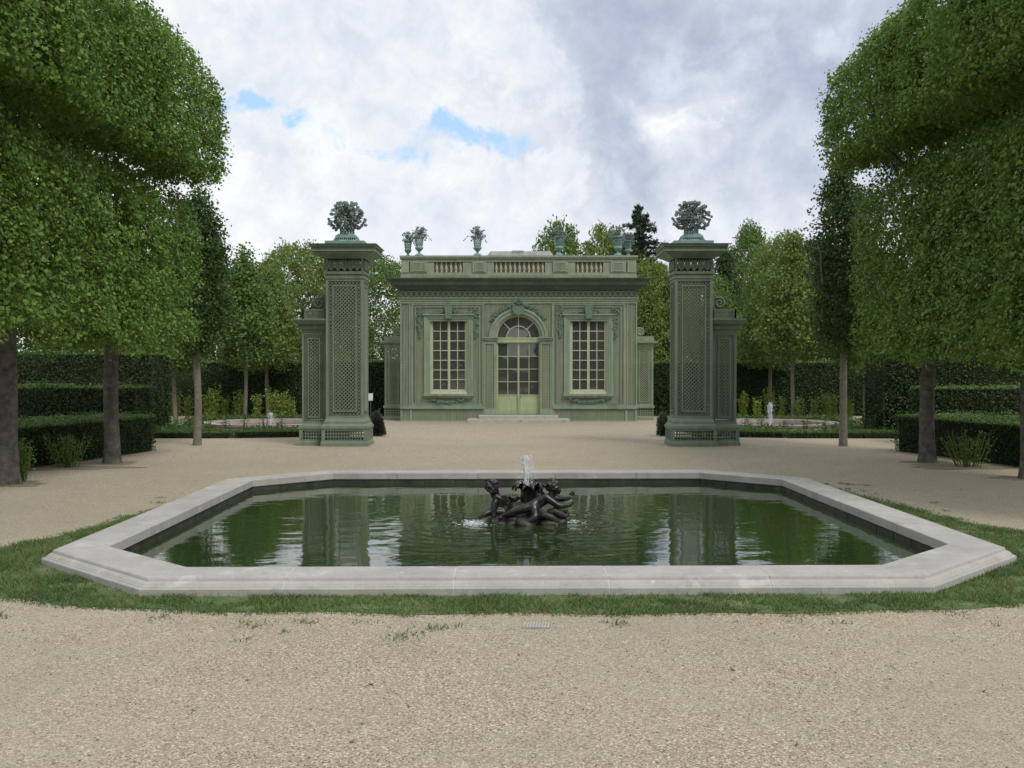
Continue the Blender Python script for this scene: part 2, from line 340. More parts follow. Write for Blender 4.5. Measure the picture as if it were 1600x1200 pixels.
class MB:
    """collects solid shapes; build() links them as one mesh object"""
    def __init__(s, Mx=None): s.v, s.f, s.M = [], [], Mx
    def add(s, vs, fs):
        b = len(s.v)
        if s.M is not None: vs = [s.M @ Vector(v) for v in vs]
        s.v += [tuple(v) for v in vs]; s.f += [tuple(i + b for i in f) for f in fs]
    def box(s, x0, x1, y0, y1, z0, z1):
        s.add([(x, y, z) for z in (z0, z1) for y in (y0, y1) for x in (x0, x1)],
              [(0, 2, 3, 1), (4, 5, 7, 6), (0, 1, 5, 4), (2, 6, 7, 3), (0, 4, 6, 2), (1, 3, 7, 5)])
    def frustum(s, a, b):
        """a, b = (x0,x1,y0,y1,z) rectangles"""
        vs = []
        for x0, x1, y0, y1, z in (a, b): vs += [(x0, y0, z), (x1, y0, z), (x0, y1, z), (x1, y1, z)]
        s.add(vs, [(0, 2, 3, 1), (4, 5, 7, 6), (0, 1, 5, 4), (2, 6, 7, 3), (0, 4, 6, 2), (1, 3, 7, 5)])
    def bar(s, p, q, w, d, up=(0, 1, 0)):
        """box section bar p->q, w across, d along 'up' direction"""
        p, q = Vector(p), Vector(q); a = (q - p).normalized(); u = Vector(up)
        u = (u - a * u.dot(a)).normalized(); r = a.cross(u)
        vs = []
        for c in (p, q):
            for i, j in ((-1, -1), (1, -1), (-1, 1), (1, 1)): vs.append(c + r * (i * w / 2) + u * (j * d / 2))
        s.add(vs, [(0, 2, 3, 1), (4, 5, 7, 6), (0, 1, 5, 4), (2, 6, 7, 3), (0, 4, 6, 2), (1, 3, 7, 5)])
    def tube(s, pts, rs, n=8, cap=True):
        pts = [Vector(p) for p in pts]
        if not hasattr(rs, '__len__'): rs = [rs] * len(pts)
        vs, fs = [], []
        pu = None
        for i, p in enumerate(pts):
            a = (pts[min(i + 1, len(pts) - 1)] - pts[max(i - 1, 0)]).normalized()
            u = pu if pu is not None else (Vector((1, 0, 0)) if abs(a.x) < .9 else Vector((0, 1, 0)))
            u = (u - a * u.dot(a)).normalized(); pu = u; w = a.cross(u)
            for k in range(n):
                th = 2 * pi * k / n; vs.append(p + (u * cos(th) + w * sin(th)) * rs[i])
        for i in range(len(pts) - 1):
            for k in range(n):
                k2 = (k + 1) % n; fs.append((i * n + k, i * n + k2, (i + 1) * n + k2, (i + 1) * n + k))
        if cap: fs += [tuple(range(n))[::-1], tuple((len(pts) - 1) * n + k for k in range(n))]
        s.add(vs, fs)
    def lathe(s, prof, n=16, c=(0, 0, 0), cap=True):
        vs, fs = [], []
        for r, z in prof:
            for k in range(n): vs.append((c[0] + r * cos(2 * pi * k / n), c[1] + r * sin(2 * pi * k / n), c[2] + z))
        for i in range(len(prof) - 1):
            for k in range(n):
                k2 = (k + 1) % n; fs.append((i * n + k, i * n + k2, (i + 1) * n + k2, (i + 1) * n + k))
        if cap: fs += [tuple(range(n))[::-1], tuple((len(prof) - 1) * n + k for k in range(n))]
        s.add(vs, fs)
    def ball(s, c, r, seg=6, ring=4, sq=(1, 1, 1)):
        pr = [(max(1e-4, sin(pi * i / ring)), -cos(pi * i / ring)) for i in range(ring + 1)]
        vs, fs = [], []
        for a, z in pr:
            for k in range(seg): vs.append((c[0] + r * sq[0] * a * cos(2 * pi * k / seg), c[1] + r * sq[1] * a * sin(2 * pi * k / seg), c[2] + r * sq[2] * z))
        for i in range(ring):
            for k in range(seg):
                k2 = (k + 1) % seg; fs.append((i * seg + k, i * seg + k2, (i + 1) * seg + k2, (i + 1) * seg + k))
        s.add(vs, fs)
    def prism(s, poly, y0, y1):
        """polygon in xz extruded along y (triangulated caps)"""
        n = len(poly)
        vs = [(x, y0, z) for x, z in poly] + [(x, y1, z) for x, z in poly]
        fs = [(i, (i + 1) % n, n + (i + 1) % n, n + i) for i in range(n)]
        for a, b, c in tessellate_polygon([[Vector((x, z, 0)) for x, z in poly]]):
            fs += [(a, b, c), (n + c, n + b, n + a)]
        s.add(vs, fs)
    def mesh(s, name, mat, smooth=False, bevel=0):
        me = bpy.data.meshes.new(name); me.from_pydata(s.v, [], s.f)
        bm = bmesh.new(); bm.from_mesh(me)
        bmesh.ops.recalc_face_normals(bm, faces=bm.faces)
        if bevel: bmesh.ops.bevel(bm, geom=[e for e in bm.edges], offset=bevel, segments=1, affect='EDGES')
        bm.to_mesh(me); bm.free()
        if mat: me.materials.append(mat)
        if smooth: me.shade_smooth()
        return me
    def build(s, name, mat, parent=None, kind=None, smooth=False, bevel=0, loc=None):
        return link(name, s.mesh(name, mat, smooth, bevel), parent, kind, loc)


def arr_mesh(name, V, F, mats, midx=None):
    """fast mesh of quads/tris from arrays"""
    me = bpy.data.meshes.new(name); k = F.shape[1]; n = len(F)
    me.vertices.add(len(V)); me.vertices.foreach_set('co', np.ascontiguousarray(V, np.float32).ravel())
    me.loops.add(n * k); me.loops.foreach_set('vertex_index', np.ascontiguousarray(F, np.int32).ravel())
    me.polygons.add(n); me.polygons.foreach_set('loop_start', np.arange(0, n * k, k, dtype=np.int32))
    for m_ in mats: me.materials.append(m_)
    if midx is not None: me.polygons.foreach_set('material_index', midx.astype(np.int32))
    me.update(calc_edges=True); return me


def unit(a): return a / np.maximum(np.linalg.norm(a, axis=1, keepdims=True), 1e-9)


def leaf_quads(P, N, size, rng, asp=.62, fold=.12):
    n = len(P); N = unit(N)
    T = unit(np.cross(N, rng.normal(size=(n, 3)))); B = np.cross(N, T)
    L = (np.ones(n) * size * rng.uniform(.7, 1.25, n))[:, None]; Wd = L * asp * .5
    V = np.empty((n, 4, 3))
    V[:, 0] = P - T * L * .5; V[:, 2] = P + T * L * .5
    V[:, 1] = P + B * Wd + T * L * .06 - N * L * fold; V[:, 3] = P - B * Wd + T * L * .06 - N * L * fold
    return V.reshape(-1, 3), np.arange(n * 4).reshape(n, 4)


def waves(seed, k=6, f=1.0):
    r = np.random.default_rng(seed); K = r.normal(size=(k, 3)) * f; ph = r.uniform(0, 2 * pi, k)
    return lambda P: np.sin(P @ K.T + ph).mean(1) * 1.6


# ------------------------------------------------------------------ ground
def octagon(off, hw=4.0, y0=-3.96, y1=3.96, ch=1.2):
    """outline of the pond moved inwards by off, counter-clockwise from the near left corner"""
    k = math.tan(radians(22.5)) * off
    a, b, c, d = -hw + off, hw - off, y0 + off, y1 - off
    e = ch - 2 * off + off * 2 - off * (2 - sqrt(2))   # chamfer leg after the inset
    return [(a + e, c), (b - e, c), (b, c + e), (b, d - e), (b - e, d), (a + e, d), (a, d - e), (a, c + e)]


POND = Matrix.Translation((0.07, 11.24, 0)) @ Matrix.Rotation(radians(1.2), 4, 'Z')
def pond_pts(off): return [POND @ Vector((x, y, 0)) for x, y in octagon(off)]


def sheet(name, loops, z, mat, parent=None, kind=None):
    loops = [[Vector((p[0], p[1], 0)) for p in l] for l in loops]
    vs = [(p.x, p.y, z) for l in loops for p in l]
    me = bpy.data.meshes.new(name); me.from_pydata(vs, [], [tuple(f) for f in tessellate_polygon(loops)])
    bm = bmesh.new(); bm.from_mesh(me); bmesh.ops.recalc_face_normals(bm, faces=bm.faces)
    for f in bm.faces:
        if f.normal.z < 0: f.normal_flip()
    bm.to_mesh(me); bm.free()
    me.materials.append(mat); return link(name, me, parent, kind)


hole = pond_pts(.25)
sheet('ground', [[(-300, -120), (300, -120), (300, 500), (-300, 500)], hole], 0, M['gravel'], kind='structure')

GR = [(-3.9, 14.4), (-4.08, 13), (-4.22, 11.5), (-4.45, 10), (-4.66, 9.2), (-4.75, 8.4), (-4.45, 7.6), (-3.75, 7.1), (-2.75, 6.82), (-1.4, 6.68), (0, 6.62),
      (1.5, 6.66), (2.8, 6.78), (3.8, 7.0), (4.5, 7.4), (4.95, 8.1), (5.1, 9), (5.0, 10), (4.72, 11.5), (4.45, 13), (4.2, 14.6)]
GR = np.array(GR)


def smooth_loop(P, n=12):
    P = np.array(P); out_ = []
    for i in range(len(P) - 1):
        p0, p1, p2, p3 = P[max(i - 1, 0)], P[i], P[i + 1], P[min(i + 2, len(P) - 1)]
        for k in range(n):
            u = k / n
            out_.append(.5 * ((2 * p1) + (-p0 + p2) * u + (2 * p0 - 5 * p1 + 4 * p2 - p3) * u * u + (-p0 + 3 * p1 - 3 * p2 + p3) * u ** 3))
    out_.append(P[-1]); return np.array(out_)


GC = smooth_loop(GR)
ctr = np.array([.07, 11.0])
wv = waves(5, 8, 3.0)
jit = 1 + .018 * wv(np.c_[GC, np.zeros(len(GC))])
GCj = ctr + (GC - ctr) * jit[:, None]
inner = [tuple(p.xy) for p in pond_pts(.12)]
turf_loop = [tuple(p) for p in (ctr + (GCj - ctr) * .975)] + [(3.3, 15.4), (-3.2, 15.4)]
m, t = new_mat('turf_soil')
co = nd(t, 'ShaderNodeTexCoord').outputs['Object']
n_ = nd(t, 'ShaderNodeTexNoise', i_Vector=co, i_Scale=7.0, i_Detail=8.0, i_Roughness=.7)
c = ramp(t, n_.outputs[0], [(.3, (.05, .085, .025)), (.5, (.075, .12, .035)), (.68, (.19, .165, .10))])
p = nd(t, 'ShaderNodeBsdfPrincipled', i_Base_Color=c, i_Roughness=.95); out(t, p.outputs[0]); M['turf'] = m
sheet('turf', [turf_loop, inner], .004, M['turf'], kind='structure')

# grass blades: near side dense, ragged rim, a few stray tufts out in the gravel
rng = np.random.default_rng(11)
oc = np.array([p.xy for p in pond_pts(.0)])
def inside(poly, P):
    x, y = P[:, 0], P[:, 1]; r = np.zeros(len(P), bool); n = len(poly)
    for i in range(n):
        x1, y1 = poly[i]; x2, y2 = poly[(i + 1) % n]
        cnd = ((y1 > y) != (y2 > y)) & (x < (x2 - x1) * (y - y1) / (y2 - y1 + 1e-12) + x1); r ^= cnd
    return r
full = np.array(list(map(tuple, GCj)))
C = np.c_[rng.uniform(-5.4, 5.6, 900000), rng.uniform(6.3, 15.2, 900000)]
dens = np.clip(1.35 - (C[:, 1] - 6.5) / 6.5, .22, 1)
C = C[rng.random(len(C)) < dens]
rim = ctr + (C - ctr) / (1.02 + .03 * waves(9, 8, 9.0)(np.c_[C, np.zeros(len(C))]) + .035 * np.abs(rng.normal(size=len(C))))[:, None]
far_end = np.array([(3.3, 15.4), (-3.2, 15.4)])
ok = inside(np.r_[full, far_end], ctr + (C - ctr) * (1.0 + .025 * np.abs(rng.normal(size=len(C))))[:, None]) & ~inside(oc, C)
ok &= (waves(21, 7, 4.5)(np.c_[C, np.zeros(len(C))]) > -.45) | (rng.random(len(C)) < .2)
ok &= (waves(23, 8, 11)(np.c_[C, np.zeros(len(C))]) > -.55) | (rng.random(len(C)) < .25)
C = C[ok]
tuf = []
for _ in range(46):
    a = rng.integers(0, len(GCj)); q = ctr + (GCj[a] - ctr) * (1 + abs(rng.normal()) * .06)
    tuf.append(q + rng.normal(size=(int(rng.integers(15, 60)), 2)) * (.03 + .03 * rng.random()))
for _ in range(6):
    q = np.array([rng.uniform(-4, 4), 6.65 - 1.5 * rng.random() ** 2.2])
    tuf.append(q + rng.normal(size=(int(rng.integers(4, 14)), 2)) * .02)
C = np.r_[C, np.concatenate(tuf)]
n = len(C); hgt = (.014 + .027 * rng.random(n) ** 1.5) * (1 + .35 * waves(31, 6, 5)(np.c_[C, np.zeros(n)]))
lean = rng.normal(size=(n, 2)) * (hgt * .75)[:, None]; ang = rng.uniform(0, 2 * pi, n)
wx = np.c_[np.cos(ang), np.sin(ang)] * (.0028 + .0026 * rng.random(n))[:, None]
V = np.empty((n, 3, 3)); V[:, 0, :2] = C - wx; V[:, 1, :2] = C + wx; V[:, 2, :2] = C + lean
V[:, 0, 2] = V[:, 1, 2] = .002; V[:, 2, 2] = hgt
link('grass', arr_mesh('grass', V.reshape(-1, 3), np.arange(n * 3).reshape(n, 3), [M['grass_blade']]), kind='stuff')

# fallen leaves and bits on the gravel
P = np.c_[rng.uniform(-9, 9, 1300), 3.0 + 20 * rng.random(1300) ** 1.2, np.full(1300, .008)]
P = P[~inside(oc, P[:, :2])]
N = np.c_[rng.normal(size=(len(P), 2)) * .35, np.ones(len(P))]
V, F = leaf_quads(P, N, .012 + .03 * rng.random(len(P)) ** 3, rng, .5, .15)
link('fallen_leaves', arr_mesh('fallen_leaves', V, F, [M['dry_leaf']]), kind='stuff')

# loose stones lying on the gravel near the camera
P = np.c_[rng.uniform(-4.2, 4.2, 9000), rng.uniform(3.0, 6.7, 9000)]
r_ = .0025 + .0045 * rng.random(9000) ** 2
oct_v = np.array([(1, 0, 0), (-1, 0, 0), (0, 1, 0), (0, -1, 0), (0, 0, .8), (0, 0, -.8)], float)
oct_f = np.array([(0, 2, 4), (2, 1, 4), (1, 3, 4), (3, 0, 4), (2, 0, 5), (1, 2, 5), (3, 1, 5), (0, 3, 5)])
V = oct_v[None] * r_[:, None, None] * rng.uniform(.6, 1.3, (9000, 6, 1)); V[:, :, :2] += P[:, None]; V[:, :, 2] += (r_ * .5)[:, None]
F = (np.arange(9000)[:, None, None] * 6 + oct_f[None]).reshape(-1, 3)
m = leafmat('loose_stone', [(.22, .18, .14), (.36, .31, .24), (.45, .40, .32), (.60, .56, .50)], 0, .8, .2)
link('loose_gravel', arr_mesh('loose_gravel', V.reshape(-1, 3), F, [m]), kind='stuff')

# ------------------------------------------------------------------ pond: basin, coping stones, water
basin = thing('stone_basin', 'large octagonal pool rim of pale moulded coping stones around green water', 'pool basin', (0.07, 11.24, 0), radians(1.2))
PROF = [(0.0, -.05), (0, .050), (.006, .058), (.024, .060), (.026, .066), (.034, .070), (.044, .082), (.060, .092), (.076, .096), (.078, .106), (.084, .118), (.096, .122), (.468, .122), (.475, .115), (.475, .035), (.40, .03), (.40, -.05)]
core = [(.004, -.04), (.004, .05), (.03, .06), (.05, .083), (.08, .095), (.1, .119), (.455, .1195), (.458, .04), (.41, -.04)]


def edge_point(i, off, s=None, end=None):
    """point on edge i at inset off; s = metres along the outer edge from its start, or an end mitre"""
    O = octagon(off)
    if end is not None: return O[(i + end) % 8]
    a, b = Vector((*octagon(0)[i],)), Vector((*octagon(0)[(i + 1) % 8],))
    d = (b - a).normalized(); nrm = Vector((-d.y, d.x))
    q = a + d * s + nrm * off; return (q.x, q.y)


def coping_block(i, s0, s1, L, prof, gap):
    mb = MB(); vs = []
    for side in (0, 1):
        for off, z in prof:
            if side == 0 and s0 is None: x, y = edge_point(i, off, end=0)
            elif side == 1 and s1 is None: x, y = edge_point(i, off, end=1)
            else: x, y = edge_point(i, off, s=(s0 + gap if side == 0 else s1 - gap))
            vs.append((x, y, z))
    n = len(prof)
    fs = [(k, (k + 1) % n, n + (k + 1) % n, n + k) for k in range(n)]
    tri = tessellate_polygon([[Vector((o_, z, 0)) for o_, z in prof]])
    fs += [tuple(f) for f in tri] + [tuple(n + q for q in f[::-1]) for f in tri]
    mb.add(vs, fs); return mb


O0 = [Vector(p) for p in octagon(0)]
pieces = {0: [1.0, 2.2, 3.3, 4.45], 1: [], 2: [1.35, 2.75, 4.2], 3: [], 4: [1.1, 2.25, 3.35, 4.5], 5: [], 6: [1.4, 2.8, 4.25], 7: []}
for i in range(8):
    L = (O0[(i + 1) % 8] - O0[i]).length
    cuts = [None] + pieces[i] + [None]
    for a, b in zip(cuts[:-1], cuts[1:]):
        o = coping_block(i, a, b, L, PROF, .0045).build('coping_stone', M['coping'], basin)
        o.location.z = rnd.uniform(-.0012, .0012)
    if i % 1 == 0:
        pass
mb = MB()
for i in range(8):
    c_ = coping_block(i, None, None, 0, core, 0); mb.add(c_.v, c_.f)
mb.build('mortar_bed', M['mortar'], basin)
# inner wall of dark wet blocks, coursed stone by stone
inner_wall = MB()
for i in range(8):
    L = (O0[(i + 1) % 8] - O0[i]).length
    c_ = coping_block(i, None, None, 0, [(.36, .03), (.446, .03), (.446, -.7), (.36, -.7)], 0); inner_wall.add(c_.v, c_.f)
inner_wall.build('inner_wall', M['basin_wall'], basin)
for i in range(8):
    ends = [Vector(octagon(.446)[i]), Vector(octagon(.446)[(i + 1) % 8])]
    L = (ends[1] - ends[0]).length; n = max(3, int(L / .42)); d = (ends[1] - ends[0]).normalized(); nr = Vector((-d.y, d.x))
    for k in range(n):
        a = ends[0] + d * (L * k / n + .006); b = ends[0] + d * (L * (k + 1) / n - .006); pr = .008 + rnd.random() * .008
        mb = MB(); z1 = .024 - rnd.random() * .004
        vs = [(*(a + nr * .001), -.2), (*(b + nr * .001), -.2), (*(b + nr * pr), -.2), (*(a + nr * pr), -.2)]
        vs += [(x, y, z1) for x, y, z in vs]
        mb.add(vs, [(0, 3, 2, 1), (4, 5, 6, 7), (0, 1, 5, 4), (1, 2, 6, 5), (2, 3, 7, 6), (3, 0, 4, 7)])
        mb.build('wall_block', M['basin_wall'], basin)
sheet('pond_bottom', [octagon(.36)], -.68, M['basin_wall'], basin)

# water surface: gentle swell everywhere, rings running out from where the fountain falls
nx, ny = 170, 170
gx, gy = np.meshgrid(np.linspace(-3.6, 3.6, nx), np.linspace(-3.56, 3.56, ny))
G = np.c_[gx.ravel(), gy.ravel(), np.zeros(nx * ny)]
sw = waves(3, 9, 2.6)(G * np.array([1, 1.8, 1])) * .0013 + waves(4, 9, 6.5)(G * np.array([1, 1.6, 1])) * .0005
FC = (.10, -.18)
for (cx, cy, am) in ((FC[0] - .42, FC[1] - .22, .0045), (FC[0] + .45, FC[1] - .12, .0035), (FC[0], FC[1] + .35, .003)):
    rr = np.hypot(G[:, 0] - cx, G[:, 1] - cy); sw += am * np.sin(rr * 34 + 1.3) * np.exp(-rr / .55)
G[:, 2] = sw
idx = np.arange(nx * ny).reshape(ny, nx)
F = np.stack([idx[:-1, :-1], idx[:-1, 1:], idx[1:, 1:], idx[1:, :-1]], -1).reshape(-1, 4)
cen = G[F].mean(1)[:, :2]; F = F[inside(np.array(octagon(.38)), cen)]
me = arr_mesh('water', G, F, [M['water']]); me.shade_smooth()
wobj = link('water', me, kind='structure'); wobj.location = (0.07, 11.24, -.03); wobj.rotation_euler = (0, 0, radians(1.2))


# ------------------------------------------------------------------ lattice helpers
def diag_lattice(mb, x0, x1, z0, z1, pitch, w, y, d):
    """two crossing layers of diagonal slats filling a rectangle in xz at depth y"""
    for sgn, yy in ((1, y), (-1, y + d)):
        st = pitch * sqrt(2); H = z1 - z0; c = x0 - H
        while c < x1 + H:
            # line x = c + sgn*(z-z0) (sgn=1) or x = c + H - (z-z0)
            pts = []
            xa, xb = (c, c + H) if sgn == 1 else (c + H, c)
            lo, hi = 0.0, 1.0
            dx = xb - xa
            t0, t1 = sorted(((x0 - xa) / dx, (x1 - xa) / dx)); lo, hi = max(lo, t0), min(hi, t1)
            if hi - lo > .5 * w / H:
                mb.bar((xa + dx * lo, yy, z0 + H * lo), (xa + dx * hi, yy, z0 + H * hi), w, d)
            c += st


def grid_lattice(mb, x0, x1, z0, z1, px, pz, w, y, d):
    nx = max(1, round((x1 - x0) / px)); nz = max(1, round((z1 - z0) / pz))
    for k in range(1, nx):
        x = x0 + (x1 - x0) * k / nx; mb.box(x - w / 2, x + w / 2, y - d, y, z0, z1)
    for k in range(1, nz):
        z = z0 + (z1 - z0) * k / nz; mb.box(x0, x1, y, y + d, z - w / 2, z + w / 2)


def frame(mb, x0, x1, z0, z1, w, y0, y1):
    mb.box(x0, x1, y0, y1, z0, z0 + w); mb.box(x0, x1, y0, y1, z1 - w, z1)
    mb.box(x0, x0 + w, y0, y1, z0 + w, z1 - w); mb.box(x1 - w, x1, y0, y1, z0 + w, z1 - w)


def ring_flat(mb, cx, cz, r, w, y0, y1, n=8):
    vs, fs = [], []
    for k in range(n):
        th = 2 * pi * (k + .5) / n
        for rr in (r, r - w):
            for y in (y0, y1): vs.append((cx + rr * cos(th), y, cz + rr * sin(th)))
    for k in range(n):
        a, b = 4 * k, 4 * ((k + 1) % n)
        fs += [(a, b, b + 2, a + 2), (a + 1, a + 3, b + 3, b + 1), (a, a + 1, b + 1, b), (a + 2, b + 2, b + 3, a + 3)]
    mb.add(vs, fs)


def ring_chain(mb, x0, x1, z0, z1, r, w, y0, y1):
    """band of touching rings running round a rectangle's edge"""
    def run(xa, za, xb, zb):
        L = math.hypot(xb - xa, zb - za); n = max(1, round(L / (2 * r * .96)))
        for k in range(n):
            u = k / n; ring_flat(mb, xa + (xb - xa) * u, za + (zb - za) * u, r, w, y0, y1)
    run(x0, z0, x1, z0); run(x1, z0, x1, z1); run(x1, z1, x0, z1); run(x0, z1, x0, z0)


def scroll_pts(s, h, w):
    """volute: spiral at the low outer end, sweeping up to the wall. local x outwards (s = side), z up"""
    pts = []
    cx, cz, R = w * .68, h * .26, h * .24
    for k in range(26):
        a = -pi * .5 + k * 2 * pi * 1.6 / 25; r = R * (.18 + .82 * k / 25)
        pts.append((cx + r * cos(a), cz + r * sin(a)))
    return [(s * x, z) for x, z in pts]


# ------------------------------------------------------------------ lattice pillars
FACES = lambda D, W: [(Matrix.Translation((0, -D / 2, 0)), W), (Matrix.Translation((W / 2, 0, 0)) @ Matrix.Rotation(pi / 2, 4, 'Z'), D),
                      (Matrix.Translation((0, D / 2, 0)) @ Matrix.Rotation(pi, 4, 'Z'), W), (Matrix.Translation((-W / 2, 0, 0)) @ Matrix.Rotation(-pi / 2, 4, 'Z'), D)]


def cage(prefix, root, W, D, z0, z1, post, mat, inner, ringr, pitch, mid, ox=0, oy=0, faces=(0, 1, 2, 3)):
    """hollow shaft: corner frame, ring border and inner diagonal lattice on each face"""
    off = Matrix.Translation((ox, oy, 0)); fr, rg, lt = MB(), MB(), MB()
    for k, (mx, w) in enumerate(FACES(D, W)):
        if k not in faces: continue
        mx = off @ mx; h = w / 2
        for b in (fr, rg, lt): b.M = mx
        e = .001 * k
        fr.box(-h + e, -h + post, e, .05, z0, z1); fr.box(h - post, h - e, e, .05, z0, z1)
        fr.box(-h + post, h - post, .002, .045, z0, z0 + .05); fr.box(-h + post, h - post, .002, .045, z1 - .05, z1)
        a = post + 2 * ringr + .008
        if w > 2 * a + .1:
            frame(fr, -h + a, h - a, z0 + .05 + a - post, z1 - .05 - (a - post), .026, -.008, .035)
            ring_chain(rg, -h + post + ringr + .003, h - post - ringr - .003, z0 + .05 + ringr + .003, z1 - .05 - ringr - .003, ringr, .014, .012, .030)
            diag_lattice(lt, -h + a + .026, h - a - .026, z0 + .05 + a - post + .026, z1 - .05 - (a - post) - .026, pitch, .0165, .006, .010)
    fr.build(prefix + '_frame', mat, root); rg.build('ring_border', mat, root, 'stuff'); lt.build('lattice', mat, root, 'stuff')


def plinth(root, W, D, z1, mat, ox=0, oy=0, faces=(0, 1, 2, 3), flare=.02):
    off = Matrix.Translation((ox, oy, 0)); fr, lt = MB(), MB()
    for k, (mx, w) in enumerate(FACES(D, W)):
        if k not in faces: continue
        for b in (fr, lt): b.M = off @ mx
        h = w / 2; e = .001 * k
        fr.box(-h + e, -h + .075, e, .05, .1, z1 - .05); fr.box(h - .075, h - e, e, .05, .1, z1 - .05)
        fr.box(-h + .075, h - .075, .002, .048, .1, .13); fr.box(-h + .075, h - .075, .002, .048, z1 - .09, z1 - .05)
        grid_lattice(lt, -h + .075, h - .075, .13, z1 - .09, .055, .06, .018, .015, .01)
    fr.M = off
    fr.frustum((-W / 2 - flare, W / 2 + flare, -D / 2 - flare, D / 2 + flare, -.01), (-W / 2 - flare * .8, W / 2 + flare * .8, -D / 2 - flare * .8, D / 2 + flare * .8, .07))
    fr.frustum((-W / 2 - flare * .8, W / 2 + flare * .8, -D / 2 - flare * .8, D / 2 + flare * .8, .07), (-W / 2 - .001, W / 2 + .001, -D / 2 - .001, D / 2 + .001, .10))
    fr.box(-W / 2 - .015, W / 2 + .015, -D / 2 - .015, D / 2 + .015, z1 - .05, z1)
    fr.build('plinth', mat, root); lt.build('plinth_lattice', mat, root, 'stuff')


def hollow(mb, W, D, z0, z1, th=.06, ox=0, oy=0):
    """four-sided open box ring"""
    a, b = W / 2, D / 2
    mb.box(ox - a, ox + a, oy - b, oy - b + th, z0, z1); mb.box(ox - a, ox + a, oy + b - th, oy + b, z0, z1)
    mb.box(ox - a, ox - a + th, oy - b + th, oy + b - th, z0, z1); mb.box(ox + a - th, ox + a, oy - b + th, oy + b - th, z0, z1)


def leaf_motif(mb, x, z0, h, w, y):
    """upright acanthus-like leaf: stalk, curling side blades"""
    mb.bar((x, y, z0), (x, y, z0 + h * .95), .024, .018)
    for s in (-1, 1):
        for k, (a, b) in enumerate(((.1, .55), (.35, .8), (.6, 1.0))):
            q = [(x, y, z0 + h * a), (x + s * w * .35, y - .012, z0 + h * (a + b) / 2), (x + s * w * (.5 - .1 * k), y - .02, z0 + h * b)]
            mb.tube(q, [.015, .022, .010], 5)


